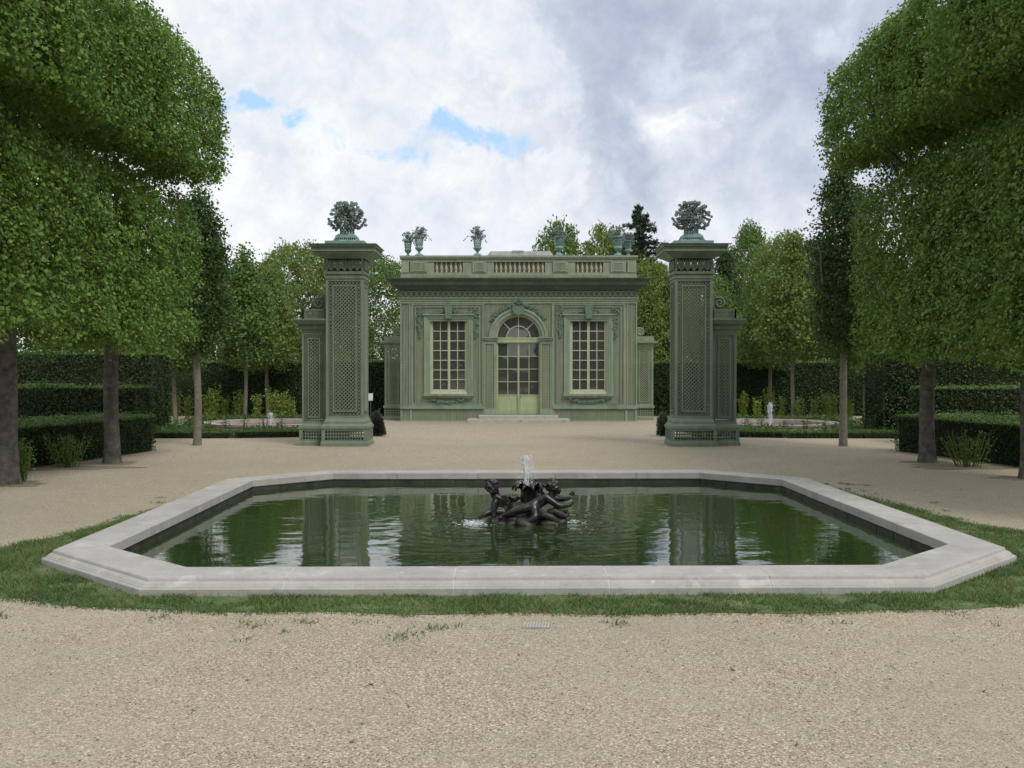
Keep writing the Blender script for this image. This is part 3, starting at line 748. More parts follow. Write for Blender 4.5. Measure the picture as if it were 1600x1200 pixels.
def pillar(s, loc, label):
    m = M['shaded_pillar_green']
    root = thing('lattice_pillar', label, 'trellis pillar', loc, 0, 'tall green lattice pillars flanking the path')
    W, D = .775, .72
    plinth(root, .94, .88, .415, m)
    b = MB()
    b.frustum((-.47, .47, -.44, .44, .416), (-.44, .44, -.41, .41, .465)); b.box(-.43, .43, -.40, .40, .466, .505); b.frustum((-.425, .425, -.395, .395, .506), (-.385, .385, -.36, .36, .575))
    b.build('base_moulding', m, root)
    cage('shaft', root, W, D, .576, 3.455, .055, m, .026, .038, .055, 0)
    b = MB()
    hollow(b, W + .03, D + .03, 3.456, 3.51); hollow(b, W + .01, D + .01, 3.511, 3.545); hollow(b, W + .07, D + .07, 3.546, 3.60, .09)
    b.build('architrave', m, root)
    fr, lt = MB(), MB()
    for k, (mx, w) in enumerate(FACES(D, W)):
        for q in (fr, lt): q.M = mx
        h = w / 2; e = .0015 * k; fr.box(-h + e, -h + .05, e, .05, 3.601, 3.86); fr.box(h - .05, h - e, e, .05, 3.601, 3.86)
        grid_lattice(lt, -h + .05, h - .05, 3.60, 3.86, .06, .065, .014, .03, .008)
        for x in np.linspace(-h + .12, h - .12, 5 if w > .75 else 4): leaf_motif(fr, x, 3.605, .235, .13, -.004)
    fr.build('frieze', m, root); lt.build('frieze_lattice', m, root, 'stuff')
    b = MB()
    # cornice: coved soffit made of sloping boards, lattice fascia, thin top slab
    for k, (mx, w) in enumerate(FACES(D + .06, W + .06)):
        b.M = mx; h = w / 2; e = .22
        b.add([(-h, 0, 3.861), (h, 0, 3.861), (h + e * .55, -e * .55, 3.93), (-h - e * .55, -e * .55, 3.93), (-h - e, -e, 3.985), (h + e, -e, 3.985),
               (-h, .02, 3.875), (h, .02, 3.875), (h + e * .55, -e * .5, 3.945), (-h - e * .55, -e * .5, 3.945), (-h - e, -e + .02, 4.0), (h + e, -e + .02, 4.0)],
              [(0, 1, 2, 3), (3, 2, 5, 4), (6, 9, 8, 7), (9, 10, 11, 8), (4, 5, 11, 10)])
    b.M = None
    hollow(b, W + .54, D + .54, 3.99, 4.022, .05); hollow(b, W + .54, D + .54, 4.085, 4.115, .05)
    b.frustum((-W / 2 - .27, W / 2 + .27, -D / 2 - .27, D / 2 + .27, 4.115), (-W / 2 - .31, W / 2 + .31, -D / 2 - .31, D / 2 + .31, 4.142))
    b.build('cornice', m, root)
    lt = MB()
    for mx, w in FACES(D + .54, W + .54):
        lt.M = mx; diag_lattice(lt, -w / 2 + .02, w / 2 - .02, 4.022, 4.085, .034, .012, .016, .008)
    lt.build('cornice_lattice', m, root, 'stuff')
    b = MB(); b.box(-.405, .405, -.37, .37, 4.143, 4.235); b.build('cap_slab', M['verdigris'], root)
    # lower side wing
    ox, oy, Wg, Dg = s * .675, .10, .54, .50
    plinth(root, Wg, .62, .40, m, ox + s * .03, oy, (0, 1, 2, 3))
    b = MB(); b.frustum((ox - Wg / 2 + .005, ox + Wg / 2 + .02, oy - .3, oy + .3, .401), (ox - Wg / 2 + .02, ox + Wg / 2 - .01, oy - .26, oy + .26, .46)); b.build('wing_base', m, root)
    cage('wing', root, .50, Dg, .461, 2.36, .05, m, .022, .03, .055, 0, ox, oy, (0, 1, 2, 3))
    b = MB()
    hollow(b, .52, Dg + .03, 2.361, 2.41, .06, ox, oy); hollow(b, .60, Dg + .12, 2.47, 2.52, .09, ox, oy)
    b.frustum((ox - .29, ox + .29, oy - .30, oy + .30, 2.411), (ox - .33, ox + .33, oy - .34, oy + .34, 2.469))
    b.frustum((ox - .34, ox + .34, oy - .36, oy + .36, 2.521), (ox - .41, ox + .41, oy - .42, oy + .42, 2.60)); b.box(ox - .42, ox + .42, oy - .43, oy + .43, 2.601, 2.632)
    b.build('wing_cornice', m, root)
    b = MB(); lt = MB()
    for mx, w in FACES(.42, .50):
        for q in (b, lt): q.M = Matrix.Translation((ox, oy, 0)) @ mx
        frame(b, -w / 2, w / 2, 2.633, 2.84, .03, 0, .03); diag_lattice(lt, -w / 2 + .03, w / 2 - .03, 2.663, 2.81, .045, .016, .006, .008)
    b.build('wing_parapet', m, root); lt.build('parapet_lattice', m, root, 'stuff')
    # volute leaning against the tall shaft
    b = MB(); x0 = s * .40
    sp = [(x0 + x, z + 2.845) for x, z in scroll_pts(s, .50, .30)]
    b.tube([(x, 0.05, z) for x, z in sp], .026, 6)
    sw_ = [(x0 + s * .02, 3.36), (x0 + s * .05, 3.22), (x0 + s * .12, 3.12), (x0 + s * .21, 3.085)]
    b.tube([(x, .08, z) for x, z in sw_], .02, 6)
    b.prism([(x0, 3.34), (x0 + s * .05, 3.2), (x0 + s * .12, 3.1), (x0 + s * .2, 3.07), (x0 + s * .28, 2.98), (x0 + s * .26, 2.86), (x0, 2.845)], .06, .10)
    b.build('volute', m, root)
    return root


pillar(-1, (-3.555, 21.72, 0), 'tall green lattice pillar with its low wing on the left, beside the white notice')
pillar(1, (3.635, 21.72, 0), 'tall green lattice pillar with its low wing on the right, in front of conifers')


# ------------------------------------------------------------------ metal flower vases
def metal_bouquet(mb, c, rx, rz, n, rg, leaf=.05, stems=True):
    """stems curving out of a point, each with blades and a petalled head"""
    c = Vector(c)
    for k in range(n):
        az = rg.uniform(0, 2 * pi); up = rg.uniform(-.25, 1.0)
        rr = sqrt(max(0, 1 - max(0, up) ** 2)) * rg.uniform(.65, 1.0)
        e = c + Vector((cos(az) * rx * rr, sin(az) * rx * rr, up * rz * (.75 + .25 * rr)))
        mid = c + (e - c) * .5 + Vector((0, 0, rz * .22 * rg.random()))
        if stems: mb.tube([c, mid, e], [.007, .006, .005], 4, False)
        for q in range(3):
            u = rg.uniform(.35, 1.0); p0 = c.lerp(e, u) if u > .5 else c.lerp(mid, u * 2)
            d = Vector((rg.gauss(0, 1), rg.gauss(0, 1), rg.gauss(.2, .8))).normalized(); w = d.cross(Vector((rg.gauss(0, 1), rg.gauss(0, 1), 1))).normalized()
            L = leaf * rg.uniform(.7, 1.3); th = d.cross(w) * .004
            a, b_, c2, d2 = p0, p0 + d * L * .5 + w * L * .3, p0 + d * L, p0 + d * L * .5 - w * L * .3
            mb.add([a - th, b_, c2 - th, d2, a + th, b_ + th * 2, c2 + th, d2 + th * 2], [(0, 1, 2, 3), (4, 7, 6, 5), (0, 4, 5, 1), (1, 5, 6, 2), (2, 6, 7, 3), (3, 7, 4, 0)])
        if rg.random() < .6:
            for q in range(5):
                a_ = 2 * pi * q / 5; mb.ball(e + Vector((cos(a_), sin(a_) * .6, sin(a_) * .8)) * leaf * .3, leaf * .26, 5, 3)
            mb.ball(e, leaf * .28, 5, 3)


def flower_basket(loc, label, seed):
    rg = random.Random(seed)
    root = thing('flower_basket', label, 'finial', loc, 0, 'openwork metal flower baskets crowning the pillars')
    b = MB(); v = M['verdigris']
    # slatted, stepped pedestal
    b.box(-.27, .27, -.25, .25, 0, .018)
    for mx, w in FACES(.46, .50):
        b.M = mx
        for k in range(11):
            x = -w / 2 + .02 + (w - .04) * k / 10; b.bar((x, 0, .017), (x * .86, .03, .085), .014, .014)
    b.M = None
    b.frustum((-.225, .225, -.205, .205, .084), (-.205, .205, -.19, .19, .135)); b.frustum((-.19, .19, -.175, .175, .1351), (-.165, .165, -.155, .155, .165))
    b.build('pedestal', v, root)
    b = MB()
    for k in range(16):     # woven neck
        a0 = 2 * pi * k / 16
        for sg in (-1, 1):
            b.tube([(.15 * cos(a0), .15 * sin(a0), .16), (.145 * cos(a0 + sg * .45), .145 * sin(a0 + sg * .45), .25), (.17 * cos(a0 + sg * .9), .17 * sin(a0 + sg * .9), .36), (.26 * cos(a0 + sg * 1.2), .26 * sin(a0 + sg * 1.2), .45)], .009, 4, False)
    for r, z in ((.15, .165), (.27, .455)): b.tube([(r * cos(2 * pi * k / 20), r * sin(2 * pi * k / 20), z) for k in range(21)], .014, 5, False)
    b.build('basket', M['verdigris_dark'], root)
    for sx in (-1, 1):       # swags hanging from the rim
        b = MB()
        for k in range(26):
            u = k / 25; x = sx * (.15 + .24 * u); z = .33 - .10 * sin(pi * u) + .17 * u
            b.ball((x + rg.gauss(0, .012), rg.gauss(0, .035), z + rg.gauss(0, .014)), rg.uniform(.02, .036), 5, 3)
        b.build('swag', M['verdigris_dark'], root)
    for sy in (-1, 1):
        b = MB()
        for k in range(16):
            u = k / 15; b.ball((rg.gauss(0, .04), sy * (.15 + .2 * u), .33 - .10 * sin(pi * u) + .15 * u), rg.uniform(.02, .034), 5, 3)
        b.build('swag', M['verdigris_dark'], root)
    b = MB(); metal_bouquet(b, (0, 0, .47), .40, .46, 110, rg, .078); b.build('flowers', M['verdigris_dark'], root)
    return root


flower_basket((-3.555, 21.72, 4.236), 'openwork metal flower basket on top of the left tall pillar', 3)
flower_basket((3.635, 21.72, 4.236), 'openwork metal flower basket on top of the right tall pillar', 8)

# ------------------------------------------------------------------ garden pavilion
PX, PY = .0, 31.5
pav = thing('garden_pavilion', 'small green trelliswork pavilion with arched glass door and two tall windows', 'pavilion', (PX, PY, 0))
U = lambda u: (u - 793) / 178.0
Z = lambda v: (1108 - v) / 178.0
G_, LG, CG, CW = M['trellis_green'], M['lattice_green'], M['carving_green'], M['cream_wall']
XL, XR, DEP = U(162), U(1440), 5.4
WIN = [(322, 525), (1078, 1280)]
ac, ar = U(800), 120 / 178.0
b = MB()
zt = Z(438)
for a, c in ((162, 322), (525, 680), (920, 1078), (1280, 1440)): b.box(U(a), U(c), 0, .3, 0, zt)
for a, c in WIN:
    b.box(U(a), U(c), 0, .3, 0, Z(950)); b.box(U(a), U(c), 0, .3, Z(555), zt)
N_ = 24
for k in range(N_):
    a0, a1 = pi - pi * k / N_, pi - pi * (k + 1) / N_
    x0, x1 = ac + ar * cos(a0), ac + ar * cos(a1); z0, z1 = Z(655) + ar * sin(a0), Z(655) + ar * sin(a1)
    b.add([(x0, 0, z0), (x1, 0, z1), (x1, 0, zt), (x0, 0, zt), (x0, .3, z0), (x1, .3, z1), (x1, .3, zt), (x0, .3, zt)],
          [(0, 1, 2, 3), (4, 7, 6, 5), (0, 4, 5, 1), (3, 2, 6, 7)])
b.box(XL, XL + .3, .3, DEP, 0, zt); b.box(XR - .3, XR, .3, DEP, 0, zt); b.box(XL + .3, XR - .3, DEP - .3, DEP, 0, zt)
b.build('wall', CW, pav)
b = MB(); b.box(XL + .3, XR - .3, .3, DEP - .3, 0, .16); b.box(XL + .3, XR - .3, .3, DEP - .3, zt - .1, zt)
b.box(XL + .301, XL + .32, .31, DEP - .31, .16, zt - .1); b.box(XR - .32, XR - .301, .31, DEP - .31, .16, zt - .1); b.box(XL + .32, XR - .32, DEP - .32, DEP - .301, .16, zt - .1)
b.build('interior', M['dark_interior'], pav)
# plinth course with trellis
lt = MB()
for a, c in ((162, 612), (985, 1440)):
    fr = MB(); fr.box(U(a) - .03 * (a == 162), U(c) + .03 * (c == 1440), -.06, -.002, 0, .03); fr.box(U(a), U(c), -.05, -.002, Z(1046), Z(1040))
    fr.box(U(a) - .02 * (a == 162), U(c) + .02 * (c == 1440), -.085, -.002, Z(1040), Z(1029)); fr.box(U(a), U(c), -.06, -.002, Z(1029), Z(1021))
    for q in ((a, a + 12), (c - 12, c), (a + 52, a + 64) if a == 162 else (c - 64, c - 52)): fr.box(U(q[0]), U(q[1]), -.052, -.002, .03, Z(1046))
    grid_lattice(lt, U(a + 12), U(c - 12), .03, Z(1046), .055, .07, .02, -.02, .012)
    fr.build('plinth_course', G_, pav)
lt.build('plinth_trellis', LG, pav, 'stuff')
# corner pilasters
lt = MB()
for a, c in ((162, 216), (1386, 1440)):
    fr = MB(); fr.box(U(a), U(a + 7), -.055, -.001, Z(1021), Z(472)); fr.box(U(c - 7), U(c), -.055, -.001, Z(1021), Z(472))
    grid_lattice(lt, U(a + 7), U(c - 7), Z(1021), Z(472), .047, .047, .021, -.018, .012)
    fr.build('corner_pilaster', G_, pav)
lt.build('pilaster_trellis', LG, pav, 'stuff')
# window bays
for (a, c), (w0, w1) in zip(((222, 612), (985, 1376)), WIN):
    fr, lt = MB(), MB()
    x0, x1 = U(a), U(c); zb, ztop = Z(1021), Z(472)
    frame(fr, x0, x1, zb, ztop, .05, -.045, -.001); frame(fr, x0 + .115, x1 - .115, zb + .02, ztop - .09, .03, -.06, -.001)
    for q in ((x0 + .05, x0 + .115, zb + .05, ztop - .05), (x1 - .115, x1 - .05, zb + .05, ztop - .05)): diag_lattice(lt, *q, .036, .014, -.02, .008)
    diag_lattice(lt, x0 + .115, x1 - .115, ztop - .09, ztop - .05, .036, .014, -.02, .008)
    s0, s1 = U(w0 - 32), U(w1 + 32); f0, f1, g0, g1 = x0 + .145, x1 - .145, zb + .05, ztop - .12
    for q in ((f0, s0, g0, g1), (s1, f1, g0, g1), (s0, s1, Z(535), g1), (s0, s1, g0, Z(960))): diag_lattice(lt, *q, .047, .0215, -.022, .01)
    fr.build('bay_frame', G_, pav); lt.build('bay_trellis', LG, pav, 'stuff')
# centre bay trellis over the arch
fr, lt = MB(), MB()
x0, x1 = U(612), U(985); ro = 158 / 178.0
nx = 40
for k in range(1, nx):
    x = x0 + (x1 - x0) * k / nx; d = abs(x - ac); zlo = Z(655) + (sqrt(ro * ro - d * d) if d < ro else 0)
    lt.box(x - .0105, x + .0105, -.03, -.018, zlo, Z(474))
nz = 20
for k in range(1, nz):
    z = Z(655) + (Z(474) - Z(655)) * k / nz; d = z - Z(655); hw = sqrt(max(0, ro * ro - d * d)) if d < ro else 0
    if hw: lt.box(x0, ac - hw, -.018, -.008, z - .0105, z + .0105); lt.box(ac + hw, x1, -.018, -.008, z - .0105, z + .0105)
    else: lt.box(x0, x1, -.018, -.008, z - .0105, z + .0105)
lt.build('arch_trellis', LG, pav, 'stuff')
for xa, xb in ((x0 - .004, x0 + .03), (x1 - .03, x1 + .004)):
    fr = MB(); fr.box(xa, xb, -.07, -.046, Z(1021), Z(472)); fr.build('bay_edge', G_, pav)
b = MB()
for r0, r1, yy in ((120, 128, -.03), (128, 146, -.07), (146, 158, -.10)):
    for k in range(28):
        a0, a1 = pi * k / 28, pi * (k + 1) / 28; vs = []
        for y in (yy, -.001):
            for aa in (a0, a1):
                for r in (r0 / 178.0, r1 / 178.0): vs.append((ac + r * cos(aa), y, Z(655) + r * sin(aa)))
        b.add(vs, [(0, 2, 3, 1), (4, 5, 7, 6), (0, 4, 6, 2), (1, 3, 7, 5)])
b.build('archivolt', G_, pav)
lt = MB()
for a, c, e in ((612, 690, 690), (910, 985, 910)):
    b = MB(); b.box(U(a), U(c), -.10, -.002, Z(668), Z(658)); b.box(U(a) - .01, U(c) + .01, -.13, -.002, Z(658), Z(652)); b.box(U(a), U(c), -.07, -.002, Z(676), Z(668))
    b.build('impost', G_, pav)
for a, c in ((612, 682), (918, 985)):
    fr = MB(); fr.box(U(a) + .001, U(a + 10), -.05, -.001, Z(1070), Z(676)); fr.box(U(c - 14), U(c), -.05, -.001, Z(1070), Z(676)); fr.box(U(a + 10), U(c - 14), -.049, -.001, Z(690), Z(676))
    fr.box(U(a), U(c), -.085, -.05, Z(1070), Z(1040)); fr.box(U(a + 10), U(c - 14), -.049, -.001, Z(1070), Z(1040))
    grid_lattice(lt, U(a + 10), U(c - 14), Z(1040), Z(690), .047, .047, .021, -.018, .01)
    fr.build('door_pilaster', G_, pav)
lt.build('door_pilaster_trellis', LG, pav, 'stuff')


def garland(mb, pts, r, rg, n=5):
    """carved foliage: overlapping lobes and blades along a path of (x, z, width)"""
    for x, z, w in pts:
        for k in range(n):
            mb.ball((x + rg.gauss(0, w * .45), -.035 - rg.random() * .04, z + rg.gauss(0, w * .35)), r * rg.uniform(.6, 1.3), 5, 3, (1, .8, 1))


rg = random.Random(5)
for sg in (-1, 1):
    b = MB()
    garland(b, [(ac + sg * 172 / 178 * cos(aa), Z(655) + 174 / 178 * sin(aa), .09) for aa in np.linspace(.62, 1.34, 15)], .036, rg, 8)
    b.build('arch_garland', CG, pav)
b = MB()
b.prism([(U(768), Z(488)), (U(830), Z(488)), (U(834), Z(502)), (U(822), Z(526)), (U(800), Z(538)), (U(778), Z(526)), (U(766), Z(502))], -.16, -.10)
garland(b, [(U(u), Z(v), .06) for u, v in ((775, 480), (800, 472), (825, 480), (785, 462), (815, 462), (800, 456))], .035, rg, 6)
b.build('keystone', CG, pav)
for w0, w1 in WIN:
    mid = (w0 + w1) / 2
    b = MB()
    b.prism([(U(mid - 20), Z(505)), (U(mid - 24), Z(487)), (U(mid), Z(480)), (U(mid + 24), Z(487)), (U(mid + 20), Z(505)), (U(mid + 16), Z(554)), (U(mid - 16), Z(554))], -.15, -.06)
    garland(b, [(U(mid + sg * q), Z(519 + 9 * (q / 100) ** 2 - 6 * (q < 60)), .09 * (1.15 - q / 130)) for sg in (-1, 1) for q in range(24, 100, 7)], .036, rg, 8)
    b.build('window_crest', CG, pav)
    for xx in (w0 - 54, w1 + 42):
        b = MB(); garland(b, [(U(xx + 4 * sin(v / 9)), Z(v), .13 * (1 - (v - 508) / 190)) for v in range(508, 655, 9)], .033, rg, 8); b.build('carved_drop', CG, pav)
    b = MB(); garland(b, [(U(mid + q), Z(984 + 22 * cos(q / 105 * pi / 2)), .075) for q in range(-100, 101, 9)], .032, rg, 7); b.build('carved_swag', CG, pav)
# entablature
b = MB()
b.box(XL - .01, XR + .01, -.06, DEP + .06, Z(472), Z(458)); b.box(XL - .03, XR + .03, -.08, DEP + .08, Z(458), Z(446)); b.box(XL - .05, XR + .05, -.11, DEP + .11, Z(446), Z(439))
b.build('architrave', G_, pav)
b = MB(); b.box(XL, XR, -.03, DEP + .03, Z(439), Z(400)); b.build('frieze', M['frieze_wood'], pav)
rm = MB(); ring_flat(rm, 0, 0, .088, .022, -.06, -.031, 10); rmesh = rm.mesh('frieze_ring', LG)
nr_ = 44
for k in range(nr_): link('frieze_ring', rmesh, pav, loc=(XL + .09 + (XR - XL - .18) * k / (nr_ - 1), 0, Z(420)))
b = MB()
for v0, v1, ov in ((400, 393, .06), (393, 384, .11)): b.box(XL - ov, XR + ov, -ov - .03, DEP + ov + .03, Z(v0), Z(v1))
def course(b, v0, v1, o0, o1): b.frustum((XL - o0, XR + o0, -o0 - .03, DEP + o0 + .03, Z(v0)), (XL - o1, XR + o1, -o1 - .03, DEP + o1 + .03, Z(v1)))
course(b, 384, 374, .13, .24); course(b, 374, 358, .27, .27); course(b, 358, 342, .27, .40); course(b, 342, 338, .41, .41)
b.build('cornice', M['shaded_cornice_green'], pav)
# attic with balustrade
AX0, AX1 = U(168), U(1436); ad = DEP
b = MB()
b.box(AX0 - .03, AX1 + .03, -.02, ad + .02, Z(338), Z(318)); b.box(AX0 - .01, AX1 + .01, 0, ad, Z(318), Z(304))
b.box(AX0 + .0, AX1, .0, .3, Z(246), Z(232)); b.box(AX0 - .02, AX1 + .02, -.03, ad + .02, Z(232), Z(224)); b.box(AX0 - .05, AX1 + .05, -.06, ad + .05, Z(224), Z(213))
ped = [(168, 210), (216, 308), (552, 626), (986, 1068), (1298, 1382), (1388, 1436)]
for a, c in ped:
    b.box(U(a), U(c), -.025, .28, Z(304), Z(246))
for a, c in ((308, 345), (500, 552), (626, 668), (944, 986), (1068, 1108), (1258, 1298)): b.box(U(a), U(c), .02, .28, Z(304), Z(246))
b.box(AX0, AX0 + .25, .3, ad, Z(304), Z(232)); b.box(AX1 - .25, AX1, .3, ad, Z(304), Z(232)); b.box(AX0 + .25, AX1 - .25, ad - .25, ad, Z(304), Z(232))
b.build('attic', LG, pav)
b = MB(); lt = MB()
for a, c in ped[1:5]: frame(b, U(a + 12), U(c - 12), Z(298), Z(250), .03, -.04, -.026); diag_lattice(lt, U(a + 12) + .03, U(c - 12) - .03, Z(298) + .03, Z(250) - .03, .04, .014, -.034, .005)
for a, c in ((228, 548), (632, 980), (1072, 1292)): grid_lattice(lt, U(a), U(c), Z(336), Z(318), .05, .2, .018, -.03, .008)
b.build('pedestal_frame', G_, pav); lt.build('attic_trellis', LG, pav, 'stuff')
bm_ = MB(); hb = Z(246) - Z(304)
bm_.lathe([(.034, 0), (.034, .03), (.022, .045), (.044, hb * .3), (.046, hb * .42), (.022, hb * .75), (.020, hb * .85), (.032, hb - .02), (.032, hb)], 8)
bmesh_bal = bm_.mesh('baluster', M['cream_slat'], True)
for a, c, n in ((345, 500, 6), (668, 944, 11), (1108, 1258, 6)):
    for k in range(n): link('baluster', bmesh_bal, pav, loc=(U(a) + (U(c) - U(a)) * (k + .5) / n, .07, Z(304)))
for a, c in ((345, 500), (668, 944), (1108, 1258)): b = MB(); b.box(U(a), U(c), .14, .18, Z(304), Z(246)); b.build('balustrade_back', LG, pav)
b = MB()
b.box(AX0 + .26, AX1 - .26, .31, DEP - .26, Z(262), Z(246)); b.frustum((U(575), U(1035), 1.4, DEP - .6, Z(246)), (U(640), U(985), 2.1, 3.4, 5.40)); b.build('roof', M['lead_roof'], pav)
b = MB(); b.box(U(765), U(830), 2.0, 2.3, 5.30, 5.41); b.build('roof_hatch', M['lead_roof'], pav)
# windows: frame, two casements, panes
pane_cache = {}
def pane(x0, x1, z0, z1, y, parent):
    key = (round(x1 - x0, 3), round(z1 - z0, 3))
    if key not in pane_cache:
        q = MB(); w, h = key; q.box(-w / 2, w / 2, -.002, .002, -h / 2, h / 2); pane_cache[key] = q.mesh('pane', M['glass'])
    o = link('pane', pane_cache[key], parent, loc=((x0 + x1) / 2, y, (z0 + z1) / 2))
    o.rotation_euler = (rnd.gauss(0, .004), 0, rnd.gauss(0, .004)); return o


def casement(parent, x0, x1, z0, z1, nc, nr, st, mt, y=.10, bot=0.0):
    b = MB(); frame(b, x0, x1, z0, z1, st, y - .025, y + .025)
    gx0, gx1, gz0, gz1 = x0 + st, x1 - st, z0 + st + bot, z1 - st
    if bot: b.box(gx0, gx1, y - .012, y + .012, z0 + st, z0 + st + bot - .03); b.box(gx0, gx1, y - .024, y + .024, z0 + st + bot - .03, z0 + st + bot)
    for k in range(1, nc):
        x = gx0 + (gx1 - gx0) * k / nc; b.box(x - mt / 2, x + mt / 2, y - .018, y + .018, gz0, gz1)
    for k in range(1, nr):
        z = gz0 + (gz1 - gz0) * k / nr; b.box(gx0, gx1, y - .019, y + .017, z - mt / 2, z + mt / 2)
    for i in range(nc):
        for j in range(nr):
            pane(gx0 + (gx1 - gx0) * i / nc, gx0 + (gx1 - gx0) * (i + 1) / nc, gz0 + (gz1 - gz0) * j / nr, gz0 + (gz1 - gz0) * (j + 1) / nr, y, parent)
    return b


for w0, w1 in WIN:
    x0, x1, z0, z1 = U(w0), U(w1), Z(950), Z(555)
    b = MB(); b.box(x0, x0 + .05, .04, .16, z0, z1); b.box(x1 - .05, x1, .04, .16, z0, z1); b.box(x0 + .05, x1 - .05, .04, .16, z1 - .035, z1); b.box(x0 + .05, x1 - .05, .02, .16, z0, z0 + .045)
    win = b.build('window', M['joinery_pale'], pav)
    xm = (x0 + x1) / 2
    for a, c in ((x0 + .05, xm - .002), (xm + .002, x1 - .05)):
        casement(win, a, c, z0 + .045, z1 - .035, 2, 7, .035, .025).build('casement', M['joinery_pale'], win)
    b = MB(); sw0, sw1 = U(w0 - 32), U(w1 + 32)
    for q, (ia, yy) in enumerate(((0, -.07), (.07, -.05), (.13, -.03))):
        a, c, zz_ = sw0 + ia, sw1 - ia, Z(535) - ia; nx_ = (.07, .06, .05)[q]
        b.box(a, a + nx_, yy, -.001 if q < 2 else .04, Z(960), zz_); b.box(c - nx_, c, yy, -.001 if q < 2 else .04, Z(960), zz_); b.box(a + nx_, c - nx_, yy, -.001 if q < 2 else .04, zz_ - (.07, .055, .05)[q], zz_)
    b.box(sw0 - .03, sw1 + .03, -.11, -.001, Z(535), Z(528))
    b.build('window_surround', G_, pav)
    b = MB(); b.box(U(w0 - 36), U(w1 + 34), -.14, .02, Z(970), Z(960)); b.frustum((U(w0 - 28), U(w1 + 26), -.09, 0, Z(982)), (U(w0 - 32), U(w1 + 30), -.12, 0, Z(970)))
    b.build('window_sill', G_, pav)
# door with fanlight
x0, x1, zb, zs = U(680), U(920), Z(1070), Z(682)
b = MB(); b.box(x0, x0 + .03, .05, .17, zb, zs); b.box(x1 - .03, x1, .05, .17, zb, zs); b.box(x0, x1, .03, .19, zs, Z(656)); b.box(x0, x1, .02, .05, Z(662), Z(656) + .01)
dfr = b.build('door_frame', M['joinery'], pav)
xm = (x0 + x1) / 2
for a, c, s in ((x0 + .03, xm - .002, 1), (xm + .002, x1 - .03, -1)):
    bb = MB(); leaf = None
    q = MB(); leafo = bpy.data.objects.new('door', None)
    b = casement(dfr, a, c, zb + .01, zs - .002, 2, 4, .028, .024, .11, .56)
    # leaf is a part of its own; its panes hang under it
    lo = b.build('door', M['joinery'], pav)
    for o_ in [o_ for o_ in COL.objects if o_.parent == dfr and o_.name.startswith('pane')]: o_.parent = lo
    q = MB(); q.box(a + .05, c - .05, .09, .096, zb + .08, zb + .50)
    q.build('door_panel', M['joinery'], lo)
    bpy.data.objects.remove(leafo)
q = MB(); q.box(xm - .02, xm + .02, .07, .085, zb + .04, zs - .01); q.build('astragal', M['joinery'], pav)
q = MB(); q.tube([(xm + .05, .085, zb + .53), (xm + .05, .04, zb + .53), (xm + .10, .04, zb + .53)], .009, 6); q.build('door_handle', M['iron'], pav)
fan = MB(); zc = Z(656)
for k in range(24):
    a0, a1 = pi * k / 24, pi * (k + 1) / 24
    for r0, r1, y0, y1 in ((ar - .035, ar, .07, .17), (.055 + .29, .08 + .29, .09, .13)):
        vs = [(ac + r * cos(aa), y, zc + r * sin(aa)) for y in (y0, y1) for aa in (a0, a1) for r in (r0, r1)]
        fan.add(vs, [(0, 2, 3, 1), (4, 5, 7, 6), (0, 4, 6, 2), (1, 3, 7, 5)])
for aa in (pi * .25, pi * .5, pi * .75):
    fan.bar((ac + (.35 if aa != pi * .5 else .0) * cos(aa), .11, zc + (.35 if aa != pi * .5 else 0) * sin(aa)), (ac + (ar - .03) * cos(aa), .11, zc + (ar - .03) * sin(aa)), .028, .036)
fano = fan.build('fanlight', M['joinery_pale'], pav)
def sector(r0, r1, a0, a1):
    q = MB(); vs, fs = [], []
    n = 8
    for k in range(n + 1):
        aa = a0 + (a1 - a0) * k / n; vs += [(ac + r0 * cos(aa), .108, zc + r0 * sin(aa)), (ac + r1 * cos(aa), .108, zc + r1 * sin(aa)), (ac + r0 * cos(aa), .112, zc + r0 * sin(aa)), (ac + r1 * cos(aa), .112, zc + r1 * sin(aa))]
    for k in range(n): a = 4 * k; fs += [(a, a + 1, a + 5, a + 4), (a + 2, a + 6, a + 7, a + 3)]
    q.add(vs, fs); q.build('pane', M['glass'], fano)
for k in range(4): sector(.36, ar - .02, pi * k / 4, pi * (k + 1) / 4)
for k in range(2): sector(.001, .36, pi * k / 2, pi * (k + 1) / 2)
